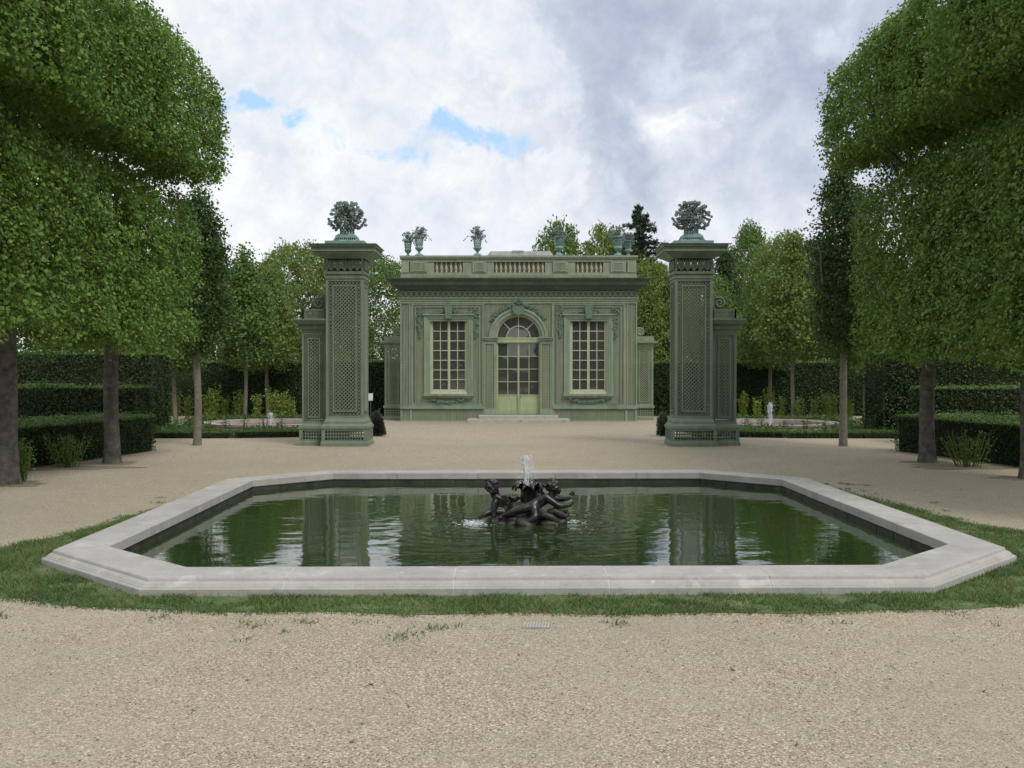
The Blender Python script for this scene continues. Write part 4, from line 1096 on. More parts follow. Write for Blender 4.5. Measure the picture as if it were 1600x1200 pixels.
# side wings of trellis
for s, a, c in ((-1, 55, 161), (1, 1441, 1550)):
    x0, x1 = U(a), U(c); fr, rg_, lt = MB(), MB(), MB(); y = .75
    fr.box(x0, x1, y, y + .35, 0, .04); frame(fr, x0 + .01, x1 - .01, .04, Z(1040), .035, y + .01, y + .05); grid_lattice(lt, x0 + .045, x1 - .045, .075, Z(1040) - .035, .05, .05, .02, y + .03, .01)
    fr.box(x0 - .02, x1 + .02, y - .03, y + .36, Z(1040), Z(1028))
    frame(fr, x0 + .02, x1 - .02, Z(1028), Z(702), .06, y, y + .05); frame(fr, x0 + .14, x1 - .14, Z(1010), Z(720), .03, y - .005, y + .04)
    ring_chain(rg_, x0 + .11, x1 - .11, Z(1012) - .02, Z(718) + .02, .028, .014, y + .01, y + .03); diag_lattice(lt, x0 + .17, x1 - .17, Z(1010) + .03, Z(720) - .03, .05, .018, y + .01, .01)
    wing = fr.build('side_wing', G_, pav); rg_.build('ring_border', G_, wing, 'stuff'); lt.build('wing_lattice', LG, wing, 'stuff')
    b = MB(); b.box(x0 - .01, x1 + .01, y - .02, y + .38, Z(702), Z(690)); b.frustum((x0 - .02, x1 + .02, y - .03, y + .39, Z(690)), (x0 - .09, x1 + .09, y - .1, y + .46, Z(680))); b.box(x0 - .10, x1 + .10, y - .11, y + .47, Z(680), Z(672)); b.box(x0, x1, y, y + .35, Z(672), Z(644)); b.build('wing_cornice', G_, wing)
    xw = U(162) if s < 0 else U(1440)
    b = MB(); sp = [(xw + x, z + Z(644)) for x, z in scroll_pts(s, .52, .30)]
    b.tube([(x, y + .12, z) for x, z in sp], .03, 6)
    b.prism([(xw, Z(556)), (xw + s * .05, Z(580)), (xw + s * .13, Z(592)), (xw + s * .22, Z(594)), (xw + s * .29, Z(615)), (xw + s * .27, Z(642)), (xw, Z(644))], y + .13, y + .17)
    b.build('volute', LG, wing)
# steps
b = MB(); b.box(U(530), U(1070), -.95, -.001, -.01, Z(1091)); b.build('step', M['step_stone'], pav, bevel=.006)
b = MB(); b.box(U(588), U(1012), -.55, .28, Z(1091) + .001, Z(1072)); b.build('step', M['step_stone'], pav, bevel=.006)


def urn(loc, label, seed, sc=1.0, mat=None):
    rg = random.Random(seed); mat = mat or M['verdigris']
    root = thing('flower_urn', label, 'urn', loc, 0, 'metal flower urns along the pavilion roof')
    root.scale = (sc, sc, sc)
    b = MB(); b.box(-.12, .12, -.12, .12, 0, .035); b.lathe([(.11, .036), (.095, .06), (.045, .085), (.035, .12), (.045, .14), (.085, .17)], 12); b.build('foot', M['verdigris'], root)
    b = MB(); b.lathe([(.05, .165), (.10, .19), (.13, .235), (.125, .26), (.10, .29)], 14)
    for k in range(14):
        a0 = 2 * pi * k / 14
        for sg in (-1, 1): b.tube([((.10 + .03 * u) * cos(a0 + sg * u), (.10 + .03 * u) * sin(a0 + sg * u), .285 + .26 * u) for u in (0, .33, .66, 1)], .008, 4, False)
    b.lathe([(.12, .54), (.165, .555), (.175, .58), (.15, .595)], 14); b.build('bowl', mat, root)
    b = MB(); metal_bouquet(b, (0, 0, .57), .27, .40, 44, rg, .062)
    for k in range(4):
        az = rg.uniform(0, 2 * pi); pts = [(.15 * cos(az), .15 * sin(az), .58), (.30 * cos(az), .3 * sin(az), .60), (.38 * cos(az), .38 * sin(az), .50), (.42 * cos(az), .42 * sin(az), .46)]
        b.tube(pts, .007, 4, False)
        for p_ in pts[1:]: b.ball(p_, .022, 5, 3)
    b.build('flowers', M['verdigris_dark'], root)
    return root


TZ = Z(213) + .001
for u, y, lab, sd_ in ((262, .12, 'metal flower urn at the left roof corner, taller of the close pair', 1),
                       (578, .12, 'metal flower urn on the roof edge left of the lead roof hump', 2),
                       (1022, .12, 'metal flower urn on the roof edge in front of the airy tree crown', 3),
                       (1340, .12, 'metal flower urn at the front right corner of the pavilion roof, beside the spruce', 4)):
    urn((U(u), PY + y, TZ), lab, sd_)
urn((U(194), PY + .5, TZ), 'metal flower urn at the far left roof corner, shorter of the close pair', 5, .88)
urn((U(1402), PY + .5, TZ), 'metal flower urn at the far right roof corner, half lost against the spruce', 6, .86)

# ------------------------------------------------------------------ fountain sculpture
def evaluated(o):
    dg = bpy.context.evaluated_depsgraph_get(); me = bpy.data.meshes.new_from_object(o.evaluated_get(dg)); return me


def skin_figure(joints, edges, balls, name, mat, parent, voxel=.0075):
    """joints: name -> (xyz, radius). One continuous body: skin + head and detail volumes merged by a voxel pass"""
    keys = list(joints); me = bpy.data.meshes.new(name)
    me.from_pydata([joints[k][0] for k in keys], [(keys.index(a), keys.index(b)) for a, b in edges], [])
    o = bpy.data.objects.new(name, me); COL.objects.link(o)
    sk = o.modifiers.new('skin', 'SKIN'); sk.use_smooth_shade = True
    for k, v in zip(keys, me.skin_vertices[0].data):
        r = joints[k][1]; v.radius = (r * 1.32, r * 1.32)
    me.skin_vertices[0].data[0].use_root = True
    ss = o.modifiers.new('sub', 'SUBSURF'); ss.levels = 2; ss.render_levels = 2
    body = evaluated(o); bpy.data.objects.remove(o)
    bm = bmesh.new(); bm.from_mesh(body)
    for c, r, sq, rot in balls:
        g = bmesh.ops.create_icosphere(bm, subdivisions=2, radius=1.0)
        mx = Matrix.Translation(c) @ rot @ Matrix.Diagonal((r * sq[0], r * sq[1], r * sq[2], 1))
        bmesh.ops.transform(bm, matrix=mx, verts=g['verts'])
    bm.to_mesh(body); bm.free()
    o = bpy.data.objects.new(name, body); COL.objects.link(o)
    rm = o.modifiers.new('remesh', 'REMESH'); rm.mode = 'VOXEL'; rm.voxel_size = voxel
    sm = o.modifiers.new('smooth', 'SMOOTH'); sm.factor = .5; sm.iterations = 2
    fin = evaluated(o); bpy.data.objects.remove(o)
    fin.materials.clear(); fin.materials.append(mat); fin.shade_smooth()
    return link(name, fin, parent)


I4 = Matrix.Identity(4)
def head_balls(c, r, face, seed, curly=True):
    """skull, cheeks, brow, nose, chin, ears and curls; face = unit direction the face looks"""
    c = Vector(c); f = Vector(face).normalized(); up = Vector((0, 0, 1)); s = f.cross(up).normalized(); up = s.cross(f)
    L = [(c, r, (.92, .92, 1.02), I4), (c + f * r * .35 - up * r * .35, r * .66, (1, 1, 1), I4)]
    L += [(c + f * r * .98 - up * r * .22, r * .15, (1, 1, 1.25), I4), (c + f * r * .86 - up * r * .62, r * .17, (1.2, 1, .6), I4), (c + f * r * .74 - up * r * .86, r * .24, (1, 1, 1), I4)]
    for q in (-1, 1):
        L += [(c + f * r * .66 + s * q * r * .42 - up * r * .42, r * .36, (1, 1, 1), I4), (c + f * r * .82 + s * q * r * .34 + up * r * .14, r * .17, (1, 1, .6), I4), (c + s * q * r * .93 - up * r * .15, r * .2, (.6, 1, 1.3), I4)]
    rg = random.Random(seed)
    for k in range(46 if curly else 26):
        d = Vector((rg.gauss(0, 1), rg.gauss(0, 1), rg.gauss(.5, .8))).normalized()
        if d.dot(f) > .42 and d.z < .7: continue
        if d.dot(up) < -.5: continue
        L.append((c + d * r * (.98 if curly else .94), r * rg.uniform(.18, .30) * (1 if curly else .7), (1, 1, 1), I4))
    return L


fount = thing('fountain_sculpture', 'dark bronze group of two putti on a rock around a flared vase spout', 'fountain', (0, 0, 0))
FY = 11.05
def fp(u, v, dy=0.0):
    return Vector(((u - 664.6) / 898.0, FY + dy, .819 - v / 898.0))
# rock with lumps and folds, waterline below
rg = random.Random(12)
b_balls = []
for k in range(120):
    a = rg.uniform(0, 2 * pi); q = sqrt(rg.random()); u = 765 + 375 * q * cos(a); dy = .30 * q * sin(a)
    hgt_ = 60 * (1 - q * q) + rg.uniform(-14, 18)
    b_balls.append((fp(u, 765 - hgt_ * .55, dy), rg.uniform(.045, .10), (1.25, 1, .55 + .3 * rg.random()), Matrix.Rotation(rg.uniform(-.5, .5), 4, 'Y')))
b_balls += [(fp(u, v, dy), r, (1.6, 1, .8), Matrix.Rotation(ro_, 4, 'Y')) for u, v, dy, r, ro_ in ((640, 715, -.12, .06, .2), (560, 735, -.14, .05, -.2), (930, 700, -.14, .06, .3), (1040, 690, -.08, .07, .5), (1100, 735, -.05, .05, 0), (820, 690, -.08, .09, 0), (700, 650, .05, .10, 0))]
skin_figure({'a': (fp(765, 760), .12), 'b': (fp(560, 765), .09), 'c': (fp(1000, 765), .09)}, [('a', 'b'), ('a', 'c')], b_balls, 'rock_base', M['bronze_rock'], fount, .011)
# vase spout of gathered leaves
b = MB(); c0 = fp(790, 600, .10)
prof = [(.10, -.16), (.105, -.05), (.098, .05), (.095, .12), (.105, .17), (.135, .205), (.15, .212), (.13, .20), (.09, .19)]
n = 24; vs, fs = [], []
for i, (r, z) in enumerate(prof):
    for k in range(n):
        th = 2 * pi * k / n; rr = r * (1 + (.05 + .05 * (i > 4)) * sin(6 * th + i * .4) + .03 * sin(11 * th)); zz_ = z + (.018 * sin(5 * th) if i > 4 else 0)
        vs.append((c0.x + rr * cos(th), c0.y + rr * sin(th), c0.z + zz_))
for i in range(len(prof) - 1):
    for k in range(n): fs.append((i * n + k, i * n + (k + 1) % n, (i + 1) * n + (k + 1) % n, (i + 1) * n + k))
fs.append(tuple((len(prof) - 1) * n + k for k in range(n)))
b.add(vs, fs)
for k in range(11):
    th = 2 * pi * k / 11 + .3; d = Vector((cos(th), sin(th), 0)); p0 = c0 + d * .11 + Vector((0, 0, .17))
    b.tube([p0, p0 + d * .035 + Vector((0, 0, .03)), p0 + d * .07 + Vector((0, 0, .015)), p0 + d * .08 + Vector((0, 0, -.03))], [.02, .026, .02, .006], 6)
b.build('vase_spout', M['bronze'], fount, smooth=True)
# putto at the left: seated, leaning on a straight arm, one knee up
J = {'pelvis': (fp(560, 655, -.02), .058), 'belly': (fp(545, 605, -.02), .056), 'chest': (fp(500, 550, -.03), .058), 'neck': (fp(452, 508, -.05), .03), 'head': (fp(436, 455, -.06), .045),
     'sh1': (fp(455, 545, -.10), .034), 'el1': (fp(440, 620, -.13), .026), 'wr1': (fp(446, 690, -.15), .020), 'ha1': (fp(438, 715, -.17), .018),
     'sh2': (fp(545, 530, .05), .034), 'el2': (fp(610, 575, .10), .026), 'wr2': (fp(660, 560, .12), .02), 'ha2': (fp(690, 545, .12), .018),
     'hip1': (fp(520, 670, -.08), .046), 'kn1': (fp(405, 655, -.12), .036), 'an1': (fp(345, 685, -.17), .022), 'ft1': (fp(290, 710, -.18), .016),
     'hip2': (fp(580, 640, .0), .046), 'kn2': (fp(556, 482, -.10), .042), 'an2': (fp(600, 620, -.14), .024), 'ft2': (fp(575, 660, -.19), .018)}
E = [('pelvis', 'belly'), ('belly', 'chest'), ('chest', 'neck'), ('neck', 'head'), ('chest', 'sh1'), ('sh1', 'el1'), ('el1', 'wr1'), ('wr1', 'ha1'), ('chest', 'sh2'), ('sh2', 'el2'), ('el2', 'wr2'), ('wr2', 'ha2'),
     ('pelvis', 'hip1'), ('hip1', 'kn1'), ('kn1', 'an1'), ('an1', 'ft1'), ('pelvis', 'hip2'), ('hip2', 'kn2'), ('kn2', 'an2'), ('an2', 'ft2')]
def fingers(w, d, spread, L):
    w, d = Vector(w), Vector(d).normalized(); s = Vector(spread).normalized(); out_ = []
    for k, f in enumerate((.8, 1.0, .95, .75)):
        for j in range(4): out_.append((w + d * (L * f * (.3 + .25 * j)) + s * ((k - 1.5) * .013), .0085, (1, 1, 1), I4))
    for j in range(3): out_.append((w + d * L * (.15 + .16 * j) - s * (.022 + .008 * j), .0085, (1, 1, 1), I4))
    return out_
skin_figure(J, E, head_balls(fp(432, 428, -.06), .073, (.45, -.8, -.45), 4, True) + fingers(J['ha1'][0], (-.3, -.6, -.4), (1, -.2, 0), .045) + fingers(J['ha2'][0], (.8, 0, .4), (0, .7, .6), .045), 'putto', M['bronze'], fount)
# putto at the right: stretched along the rock, arms reaching out past his head's side
J = {'pelvis': (fp(815, 590, -.17), .055), 'belly': (fp(862, 565, -.16), .052), 'chest': (fp(930, 535, -.14), .056), 'neck': (fp(985, 500, -.10), .03), 'head': (fp(1005, 460, -.08), .045),
     'sh1': (fp(950, 515, -.20), .036), 'el1': (fp(1055, 592, -.22), .027), 'wr1': (fp(1150, 585, -.22), .020), 'ha1': (fp(1185, 560, -.21), .017),
     'sh2': (fp(1000, 530, -.06), .034), 'el2': (fp(1090, 542, -.08), .025), 'wr2': (fp(1160, 528, -.10), .019), 'ha2': (fp(1186, 510, -.10), .017),
     'hip1': (fp(780, 600, -.20), .046), 'kn1': (fp(640, 640, -.23), .034), 'an1': (fp(520, 685, -.22), .022), 'ft1': (fp(495, 715, -.25), .017),
     'hip2': (fp(825, 625, -.22), .046), 'kn2': (fp(838, 690, -.30), .034), 'an2': (fp(730, 745, -.32), .021), 'ft2': (fp(680, 768, -.34), .016)}
hb_ = head_balls(fp(1010, 432, -.08), .074, (.75, .25, .1), 9, True)
hb_ += [(fp(990, 360, -.06), .022, (1, 1, 1.2), I4), (fp(1015, 375, -.07), .02, (1, 1, 1), I4)]
hb_ += fingers(J['ha2'][0], (.25, 0, 1), (.8, -.5, 0), .05) + fingers(J['ha1'][0], (.6, 0, .6), (0, 1, .2), .045)
# wings folded on his back
for k in range(5): hb_.append((fp(905 - k * 12, 490 - k * 8, -.02 + k * .01), .03 - .003 * k, (1.6, .5, .8), Matrix.Rotation(.7, 4, 'Y')))
skin_figure(J, E, hb_, 'putto', M['bronze'], fount)
# fish tail and drapery curl at the right end
b = MB()
b.tube([fp(950, 655, -.2), fp(1020, 640, -.2), fp(1080, 670, -.2), fp(1125, 690, -.2), fp(1150, 660, -.2)], [.03, .045, .04, .025, .012], 8)
b.tube([fp(870, 690, -.25), fp(920, 665, -.26), fp(980, 690, -.26), fp(1040, 735, -.24), fp(1075, 760, -.2)], [.02, .035, .04, .04, .03], 8)
b.tube([fp(1090, 640, -.16), fp(1130, 655, -.16), fp(1155, 690, -.17)], [.012, .03, .01], 8)
b.build('fish', M['bronze_rock'], fount, smooth=True)

# jets and splashes
def jet(name, label, base, h, r, seed, drops):
    rg = random.Random(seed); root = thing(name, label, 'water jet', base)
    b = MB(); n, m_ = 14, 22
    vs, fs = [], []
    for i in range(m_):
        u = i / (m_ - 1); rr = r * (.55 + .5 * u) * (1 if u < .93 else .7)
        for k in range(n):
            th = 2 * pi * k / n; q = rr * (1 + .22 * sin(3 * th + u * 9 + seed) + .18 * sin(7 * th - u * 21) + rg.gauss(0, .1))
            vs.append((q * cos(th) + .1 * r * sin(u * 6), q * sin(th), h * u * (1 + .02 * rg.gauss(0, 1))))
    for i in range(m_ - 1):
        for k in range(n): fs.append((i * n + k, i * n + (k + 1) % n, (i + 1) * n + (k + 1) % n, (i + 1) * n + k))
    fs.append(tuple((m_ - 1) * n + k for k in range(n)))
    b.add(vs, fs); b.build('column', M['jet'], root, smooth=True)
    b = MB()
    for k in range(drops):
        u = rg.random(); sp = r * (1.0 + 1.6 * rg.random() * (.4 + (1 - u))); th = rg.uniform(0, 2 * pi)
        b.ball((sp * cos(th), sp * sin(th), h * (u * 1.06) - .01), r * rg.uniform(.05, .16), 5, 4, (1, 1, 1.5))
    b.build('droplets', M['jet'], root, 'stuff')
    return root


c1 = fp(752, 420, .10)
jet('water_jet', 'short frothy water jet rising from the bronze vase', (c1.x, c1.y, c1.z - .02), .33, .040, 2, 260)


def splash(label, cx, cy, rx, ry, n, seed):
    rg = random.Random(seed); b = MB()
    for k in range(n):
        q = abs(rg.gauss(0, .5)); th = rg.uniform(0, 2 * pi)
        b.ball((cx + rx * q * cos(th), cy + ry * q * sin(th), -.028 + abs(rg.gauss(0, .012))), rg.uniform(.003, .008), 5, 3, (2.2, 1.2, .7))
    return tag(b.build('splash', M['jet']), label, 'splash', 'splashes where the fountain water falls')
splash('white splash on the water at the left foot of the bronze group', -.46, 10.85, .2, .22, 260, 4)
splash('small white splash on the water at the right end of the bronze group', .52, 10.95, .2, .12, 110, 5)

# ------------------------------------------------------------------ round fountain basins in the flower beds
for s, cx, lab in ((-1, -6.67, 'left'), (1, 6.83, 'right')):
    root = thing('round_basin', f'low round pinkish stone fountain basin in the {lab} flower bed', 'fountain basin', (cx, 28, 0), 0, 'round basins in the flower beds')
    b = MB(); b.lathe([(1.75, -.01), (1.75, .10), (1.78, .11), (1.78, .15), (1.45, .155), (1.45, .0)], 48, cap=False); b.build('rim', M['brick_stone'], root)
    b = MB(); b.lathe([(1.79, .152), (1.79, .168), (1.66, .17), (1.66, .156)], 48, cap=False); b.build('rim_edge', M['coping'], root)
    b = MB(); b.lathe([(.001, .06), (1.46, .061)], 48, cap=False); b.build('water', M['water'], root)
    jet('water_jet', f'low white bubbling jet in the round basin of the {lab} bed', (cx, 28, .06), .62 if s > 0 else .34, .06, 5 + s, 60)


# ------------------------------------------------------------------ trees
def limb(mb, rg, p0, d, L, r, depth=2):
    p = Vector(p0); d = Vector(d).normalized(); pts, rs = [p.copy()], [r]
    for k in range(4):
        d = (d + Vector((rg.gauss(0, .14), rg.gauss(0, .14), rg.gauss(.08, .08)))).normalized(); p = p + d * L / 4; pts.append(p.copy()); rs.append(r * (1 - .2 * (k + 1)))
        if depth and k > 0: limb(mb, rg, p, d + Vector((rg.gauss(0, .7), rg.gauss(0, .7), rg.gauss(.2, .4))), L * .55, r * .5, depth - 1)
    mb.tube(pts, rs, 6 if depth else 4, False)


def trunk_mesh(name, seed, r, h, mat, flare=.25, limbs=5, ltop=1.6, lean=0.0):
    rg = random.Random(seed); mb = MB(); n, m_ = 14, 16; vs, fs = [], []
    for i in range(m_):
        u = i / (m_ - 1); z = -.04 + (h + .04) * u; rr = r * (1 + flare * math.exp(-z / .16) - .22 * u)
        for k in range(n):
            th = 2 * pi * k / n; q = rr * (1 + .05 * sin(3 * th + u * 3 + seed) + .03 * sin(7 * th + u * 11) + .06 * math.exp(-z / .2) * sin(5 * th + seed) + rg.gauss(0, .008))
            vs.append((q * cos(th) + lean * z + .02 * sin(u * 5 + seed), q * sin(th), z))
    for i in range(m_ - 1):
        for k in range(n): fs.append((i * n + k, i * n + (k + 1) % n, (i + 1) * n + (k + 1) % n, (i + 1) * n + k))
    mb.add(vs, fs)
    top = Vector((lean * h + .02 * sin(5 + seed), 0, h))
    for k in range(limbs):
        a = 2 * pi * k / limbs + rg.random(); limb(mb, rg, top - Vector((0, 0, .1 + .1 * k)), (cos(a) * .6, sin(a) * .6, 1.1), ltop * rg.uniform(.7, 1), r * .5, 1)
    limb(mb, rg, top - Vector((0, 0, .05)), (0, 0, 1), ltop * 1.2, r * .72, 2)
    return mb.mesh(name, mat, True)


def clipped_crown(name, seed, zb, half_lo, half_hi, len_lo, len_hi0, len_hi1, zk=4.9, n_clump=4600, per=18, leaf=.058):
    """lime crown clipped to a wall with a swelling, rounded top that overhangs it"""
    rng = np.random.default_rng(seed)
    zs, zr, ztop = zk + .22, 6.45, 7.6
    def hw(z, lo, hi):
        w = np.interp(z, [zb, zb + .4, zk - .75, zk - .30, zk - .02, zk, zk + .10, zk + .35], [lo * .93, lo, lo * 1.02, lo * .84, lo * .52, lo * .55, hi * .95, hi])
        top = np.sqrt(np.clip(1 - (np.clip(z - zr, 0, None) / (ztop - zr)) ** 2, 0, 1)); return w * (.12 + .88 * top)
    Ps, Ns = [], []
    # sample the skin by shooting from the axis: choose z, then a side of the rectangle
    n = n_clump; z = zb + (ztop - zb) * rng.random(n * 2) ** .92
    wx, wy1, wy0 = hw(z, half_lo, half_hi), hw(z, len_lo, len_hi1), hw(z, len_lo, len_hi0)
    per_ = 2 * (wx * 2 + wy1 + wy0); keep = rng.random(len(z)) < per_ / per_.max(); z, wx, wy0, wy1 = z[keep][:n], wx[keep][:n], wy0[keep][:n], wy1[keep][:n]; n = len(z)
    q = rng.random(n) * (4 * wx + 2 * (wy0 + wy1)); v = rng.random(n)
    x, y = np.zeros(n), np.zeros(n); N = np.zeros((n, 3))
    s1 = q < 2 * (wy0 + wy1); sg = np.where(rng.random(n) < .5, -1, 1)
    x[s1] = (sg * wx)[s1]; y[s1] = (-wy0 + (wy0 + wy1) * v)[s1]; N[s1, 0] = sg[s1]
    s2 = ~s1; y[s2] = np.where(sg > 0, wy1, -wy0)[s2]; x[s2] = (wx * (2 * v - 1))[s2]; N[s2, 1] = sg[s2]
    N[:, 2] = np.where(z > zr, (z - zr) * 1.3, np.where((z > zk - .05) & (z < zs), -.9, .15)) + (z < zb + .25) * -.4
    P = np.c_[x, y, z]
    # soft corners, shallow inward scatter, lumps
    lump = waves(seed + 1, 9, 1.7)(P) * .07 + waves(seed + 2, 9, 4.2)(P) * .045
    dep = np.abs(rng.normal(0, .085, n)); N = unit(N)
    P += N * (lump - dep)[:, None]
    hollow_ = waves(seed + 3, 9, 3.2)(P); ok = (hollow_ > -.42) | (rng.random(n) < .30)
    ledge = (z > zk - .35) & (z < zk + .02); ok &= ~ledge | (rng.random(n) < .6)
    P, N = P[ok], N[ok]
    ku = 620                                     # the clipped underside of the overhang
    ux, uy = rng.uniform(-1, 1, ku) * half_hi * .97, rng.uniform(-len_hi0, len_hi1, ku) * .97
    sel = (np.abs(ux) > half_lo * .5)
    Pu = np.c_[ux, uy, zk + .10 + np.abs(rng.normal(0, .05, ku))][sel]
    P = np.r_[P, Pu]; N = np.r_[N, np.tile((0., 0., -.6), (len(Pu), 1))]
    ragged = P[:, 2] < zb + .25; P[ragged, 2] += .18 * waves(seed + 4, 8, 5)(P[ragged])
    L = np.repeat(P, per, 0) + rng.normal(size=(len(P) * per, 3)) * np.array([.07, .07, .065])
    NN = np.repeat(N, per, 0) * .75 + rng.normal(size=(len(L), 3)) * .55 + np.array([0, 0, .45])
    # inner foliage, sparse
    ni = 6500; zi = np.where(rng.random(ni) < .6, rng.uniform(zk + .2, ztop - .5, ni), rng.uniform(zb + .2, zk - .05, ni)); wi, wj = hw(zi, half_lo, half_hi) * .82, hw(zi, len_lo, len_hi1) * .85
    Pi = np.c_[wi * rng.uniform(-1, 1, ni), wj * rng.uniform(-1, 1, ni), zi]; Ni = rng.normal(size=(ni, 3)) + np.array([0, 0, .6])
    ok = ~((zi > zk - .3) & (zi < zk + .1)) | (rng.random(ni) < .7); Pi, Ni = Pi[ok], Ni[ok]
    sz = np.r_[leaf * rng.uniform(.6, 1.3, len(L)), np.full(len(Pi), leaf * 2.0)]
    V, F = leaf_quads(np.r_[L, Pi], np.r_[NN, Ni], sz, rng, .85, .10)
    return arr_mesh(name, V, F, [M['lime_leaf']])


tk = [trunk_mesh('trunk', 21, .128, 2.9, M['bark'], .28, 6, 1.7), trunk_mesh('trunk', 22, .128, 2.9, M['bark'], .25, 6, 1.7), trunk_mesh('trunk', 23, .158, 2.9, M['bark'], .3, 6, 1.7)]
ck = [clipped_crown('crown', 41, 1.98, .98, 1.46, 1.72, 1.8, 1.8, 4.9), clipped_crown('crown', 42, 1.9, .98, 1.42, 1.6, 1.7, 1.75, 4.95), clipped_crown('crown', 43, 1.72, 1.0, 1.58, 1.78, 1.9, 1.9, 5.2), clipped_crown('crown', 44, 1.68, 1.0, 1.58, 1.62, 1.85, 1.7, 5.22)]


def clipped_tree(loc, label, ti, ci, dx, dy=0, flip=False, dz=0, tsc=1.0):
    root = thing('clipped_lime_tree', label, 'tree', loc, 0, 'clipped lime trees lining the pool walk')
    link('trunk', tk[ti], root).rotation_euler = (0, 0, rnd.uniform(0, 6))
    if tsc != 1: root.children[0].scale = (tsc, tsc, 1)
    c = link('crown', ck[ci], root, loc=(dx, dy, dz))
    if flip: c.rotation_euler = (0, 0, pi)
    return root


clipped_tree((-6.86, 17.5, 0), 'wall-clipped lime tree ending the left row, trunk before the low hedge', 0, 1, 0.0)
clipped_tree((-7.07, 14.3, 0), 'wall-clipped lime tree with thick flared trunk at the left picture edge', 2, 0, .17)
clipped_tree((-6.95, 10.8, 0), 'wall-clipped lime tree nearest on the left, only its overhanging crown in view', 1, 0, .05, 0, True)
clipped_tree((7.03, 17.75, 0), 'wall-clipped lime tree ending the right row, trunk before the low hedge', 1, 3, .22, -.1, True)
clipped_tree((7.47, 15.1, 0), 'wall-clipped lime tree with trunk cut by the right picture edge', 0, 2, -.22, -.15, True, 0, 1.1)
clipped_tree((7.3, 11.6, 0), 'wall-clipped lime tree nearest on the right, only its overhanging crown in view', 2, 2, -.05)


def crown_mesh(name, seed, mat, H, Wd, shape='round', n_clump=420, per=34, leaf=.13, clump=.34, gap=-.55, base=.0):
    gap -= .25 if n_clump > 900 else 0
    """loose crown: leaf clumps over a lumpy envelope of height H and width Wd standing on z=base"""
    rng = np.random.default_rng(seed); n = n_clump * 3
    u = rng.random(n) ** (.8 if shape == 'cone' else .9); az = rng.uniform(0, 2 * pi, n)
    if shape == 'cone': prof = np.where(u < .22, .55 + .45 * (u / .22), 1 - ((u - .22) / .78) ** 1.25)
    elif shape == 'flame': prof = np.sin(pi * np.clip(u, 0, 1) ** .8) ** .55
    else: prof = np.sqrt(np.clip(1 - (2 * u - .92) ** 2 / 1.18, 0, 1))
    D = np.c_[np.cos(az), np.sin(az), u * 2]
    lump = 1 + .20 * waves(seed + 1, 7, 2.2)(D) + .13 * waves(seed + 2, 8, 5.0)(D)
    rr = prof * Wd / 2 * lump * (1 - np.abs(rng.normal(0, .27 if n_clump > 900 else .2, n))); keep = rng.random(n) < np.clip(prof + .12, 0, 1); 
    P = np.c_[np.cos(az) * rr, np.sin(az) * rr, base + u * H * (1 + .05 * waves(seed + 5, 6, 3)(D))]
    keep &= (waves(seed + 3, 8, 3.0 / max(Wd, 1) * 2)(P) > gap) | (rng.random(n) < .25)
    P = P[keep][:n_clump]; rad = P * np.array([1, 1, 0]); N = unit(rad) * .6 + np.array([0, 0, .5])
    L = np.repeat(P, per, 0) + rng.normal(size=(len(P) * per, 3)) * clump * np.array([.5, .5, .36])
    NN = np.repeat(N, per, 0) + rng.normal(size=(len(L), 3)) * .75
    V, F = leaf_quads(L, NN, leaf, rng, .7, .1)
    return arr_mesh(name, V, F, [mat])


def tree(name, loc, label, cm, tm, group, sc=(1, 1, 1), rz=0, cat='tree'):
    root = thing(name, label, cat, loc, rz, group); root.scale = sc
    link('trunk', tm, root); link('crown', cm, root); return root


def at(px, Y): return (px - 808) * Y / 1620
def hgt_at(py, Y): return 1.6 + (576 - py) * Y / 1620


# young hornbeams on straight stems
yt = trunk_mesh('trunk', 31, .082, 2.2, M['young_bark'], .12, 3, 1.1)
yc = [crown_mesh('crown', 61, M['young_leaf'], 3.4, 1.2, 'flame', 560, 26, .075, .22, -.6, 1.85), crown_mesh('crown', 62, M['young_leaf'], 3.95, 1.2, 'flame', 640, 26, .075, .22, -.6, 1.85)]
g1 = 'young hornbeams at the pool end of the garden'
tree('young_hornbeam', (at(307, 21.6), 21.6, 0), 'slim young hornbeam on a straight stem just past the left clipped row', yc[0], yt, g1)
tree('young_hornbeam', (at(1317, 21.4), 21.4, 0), 'slim dark young hornbeam on a straight stem just past the right clipped row', yc[1], yt, g1, rz=1.3)
yt2 = trunk_mesh('trunk', 33, .062, 2.4, M['young_bark'], .1, 3, 1.0)
yc2 = [crown_mesh('crown', 63, M['wood_leaf'], 3.6, 2.0, 'cone', 460, 26, .10, .30, -.7, 1.75), crown_mesh('crown', 64, M['wood_leaf'], 3.4, 2.1, 'cone', 460, 26, .10, .30, -.7, 1.8), crown_mesh('crown', 65, M['pale_leaf'], 3.6, 2.3, 'cone', 460, 26, .10, .30, -.7, 1.75)]
g2 = 'young trees standing in the flower beds'
for px, Y, top, ci, lab in ((272, 31, 440, 0, 'young tree in the left bed whose pale stem stands by the hedge end'), (383, 32, 395, 0, 'young cone-crowned tree in the middle of the left bed'),
                            (417, 34, 425, 2, 'young tree with thin stem close to the left pillar wing'), (1203, 34, 420, 1, 'young tree with thin dark stem right of the right pillar wing'),
                            (1238, 32, 372, 2, 'young pale green cone-crowned tree in the middle of the right bed'), (1350, 31, 430, 0, 'young tree in the right bed half behind the dark hornbeam')):
    hh_ = hgt_at(top, Y); tree('young_tree', (at(px, Y), Y, 0), lab, yc2[ci], yt2, g2, (1, 1, hh_ / 5.3), rnd.uniform(0, 6))

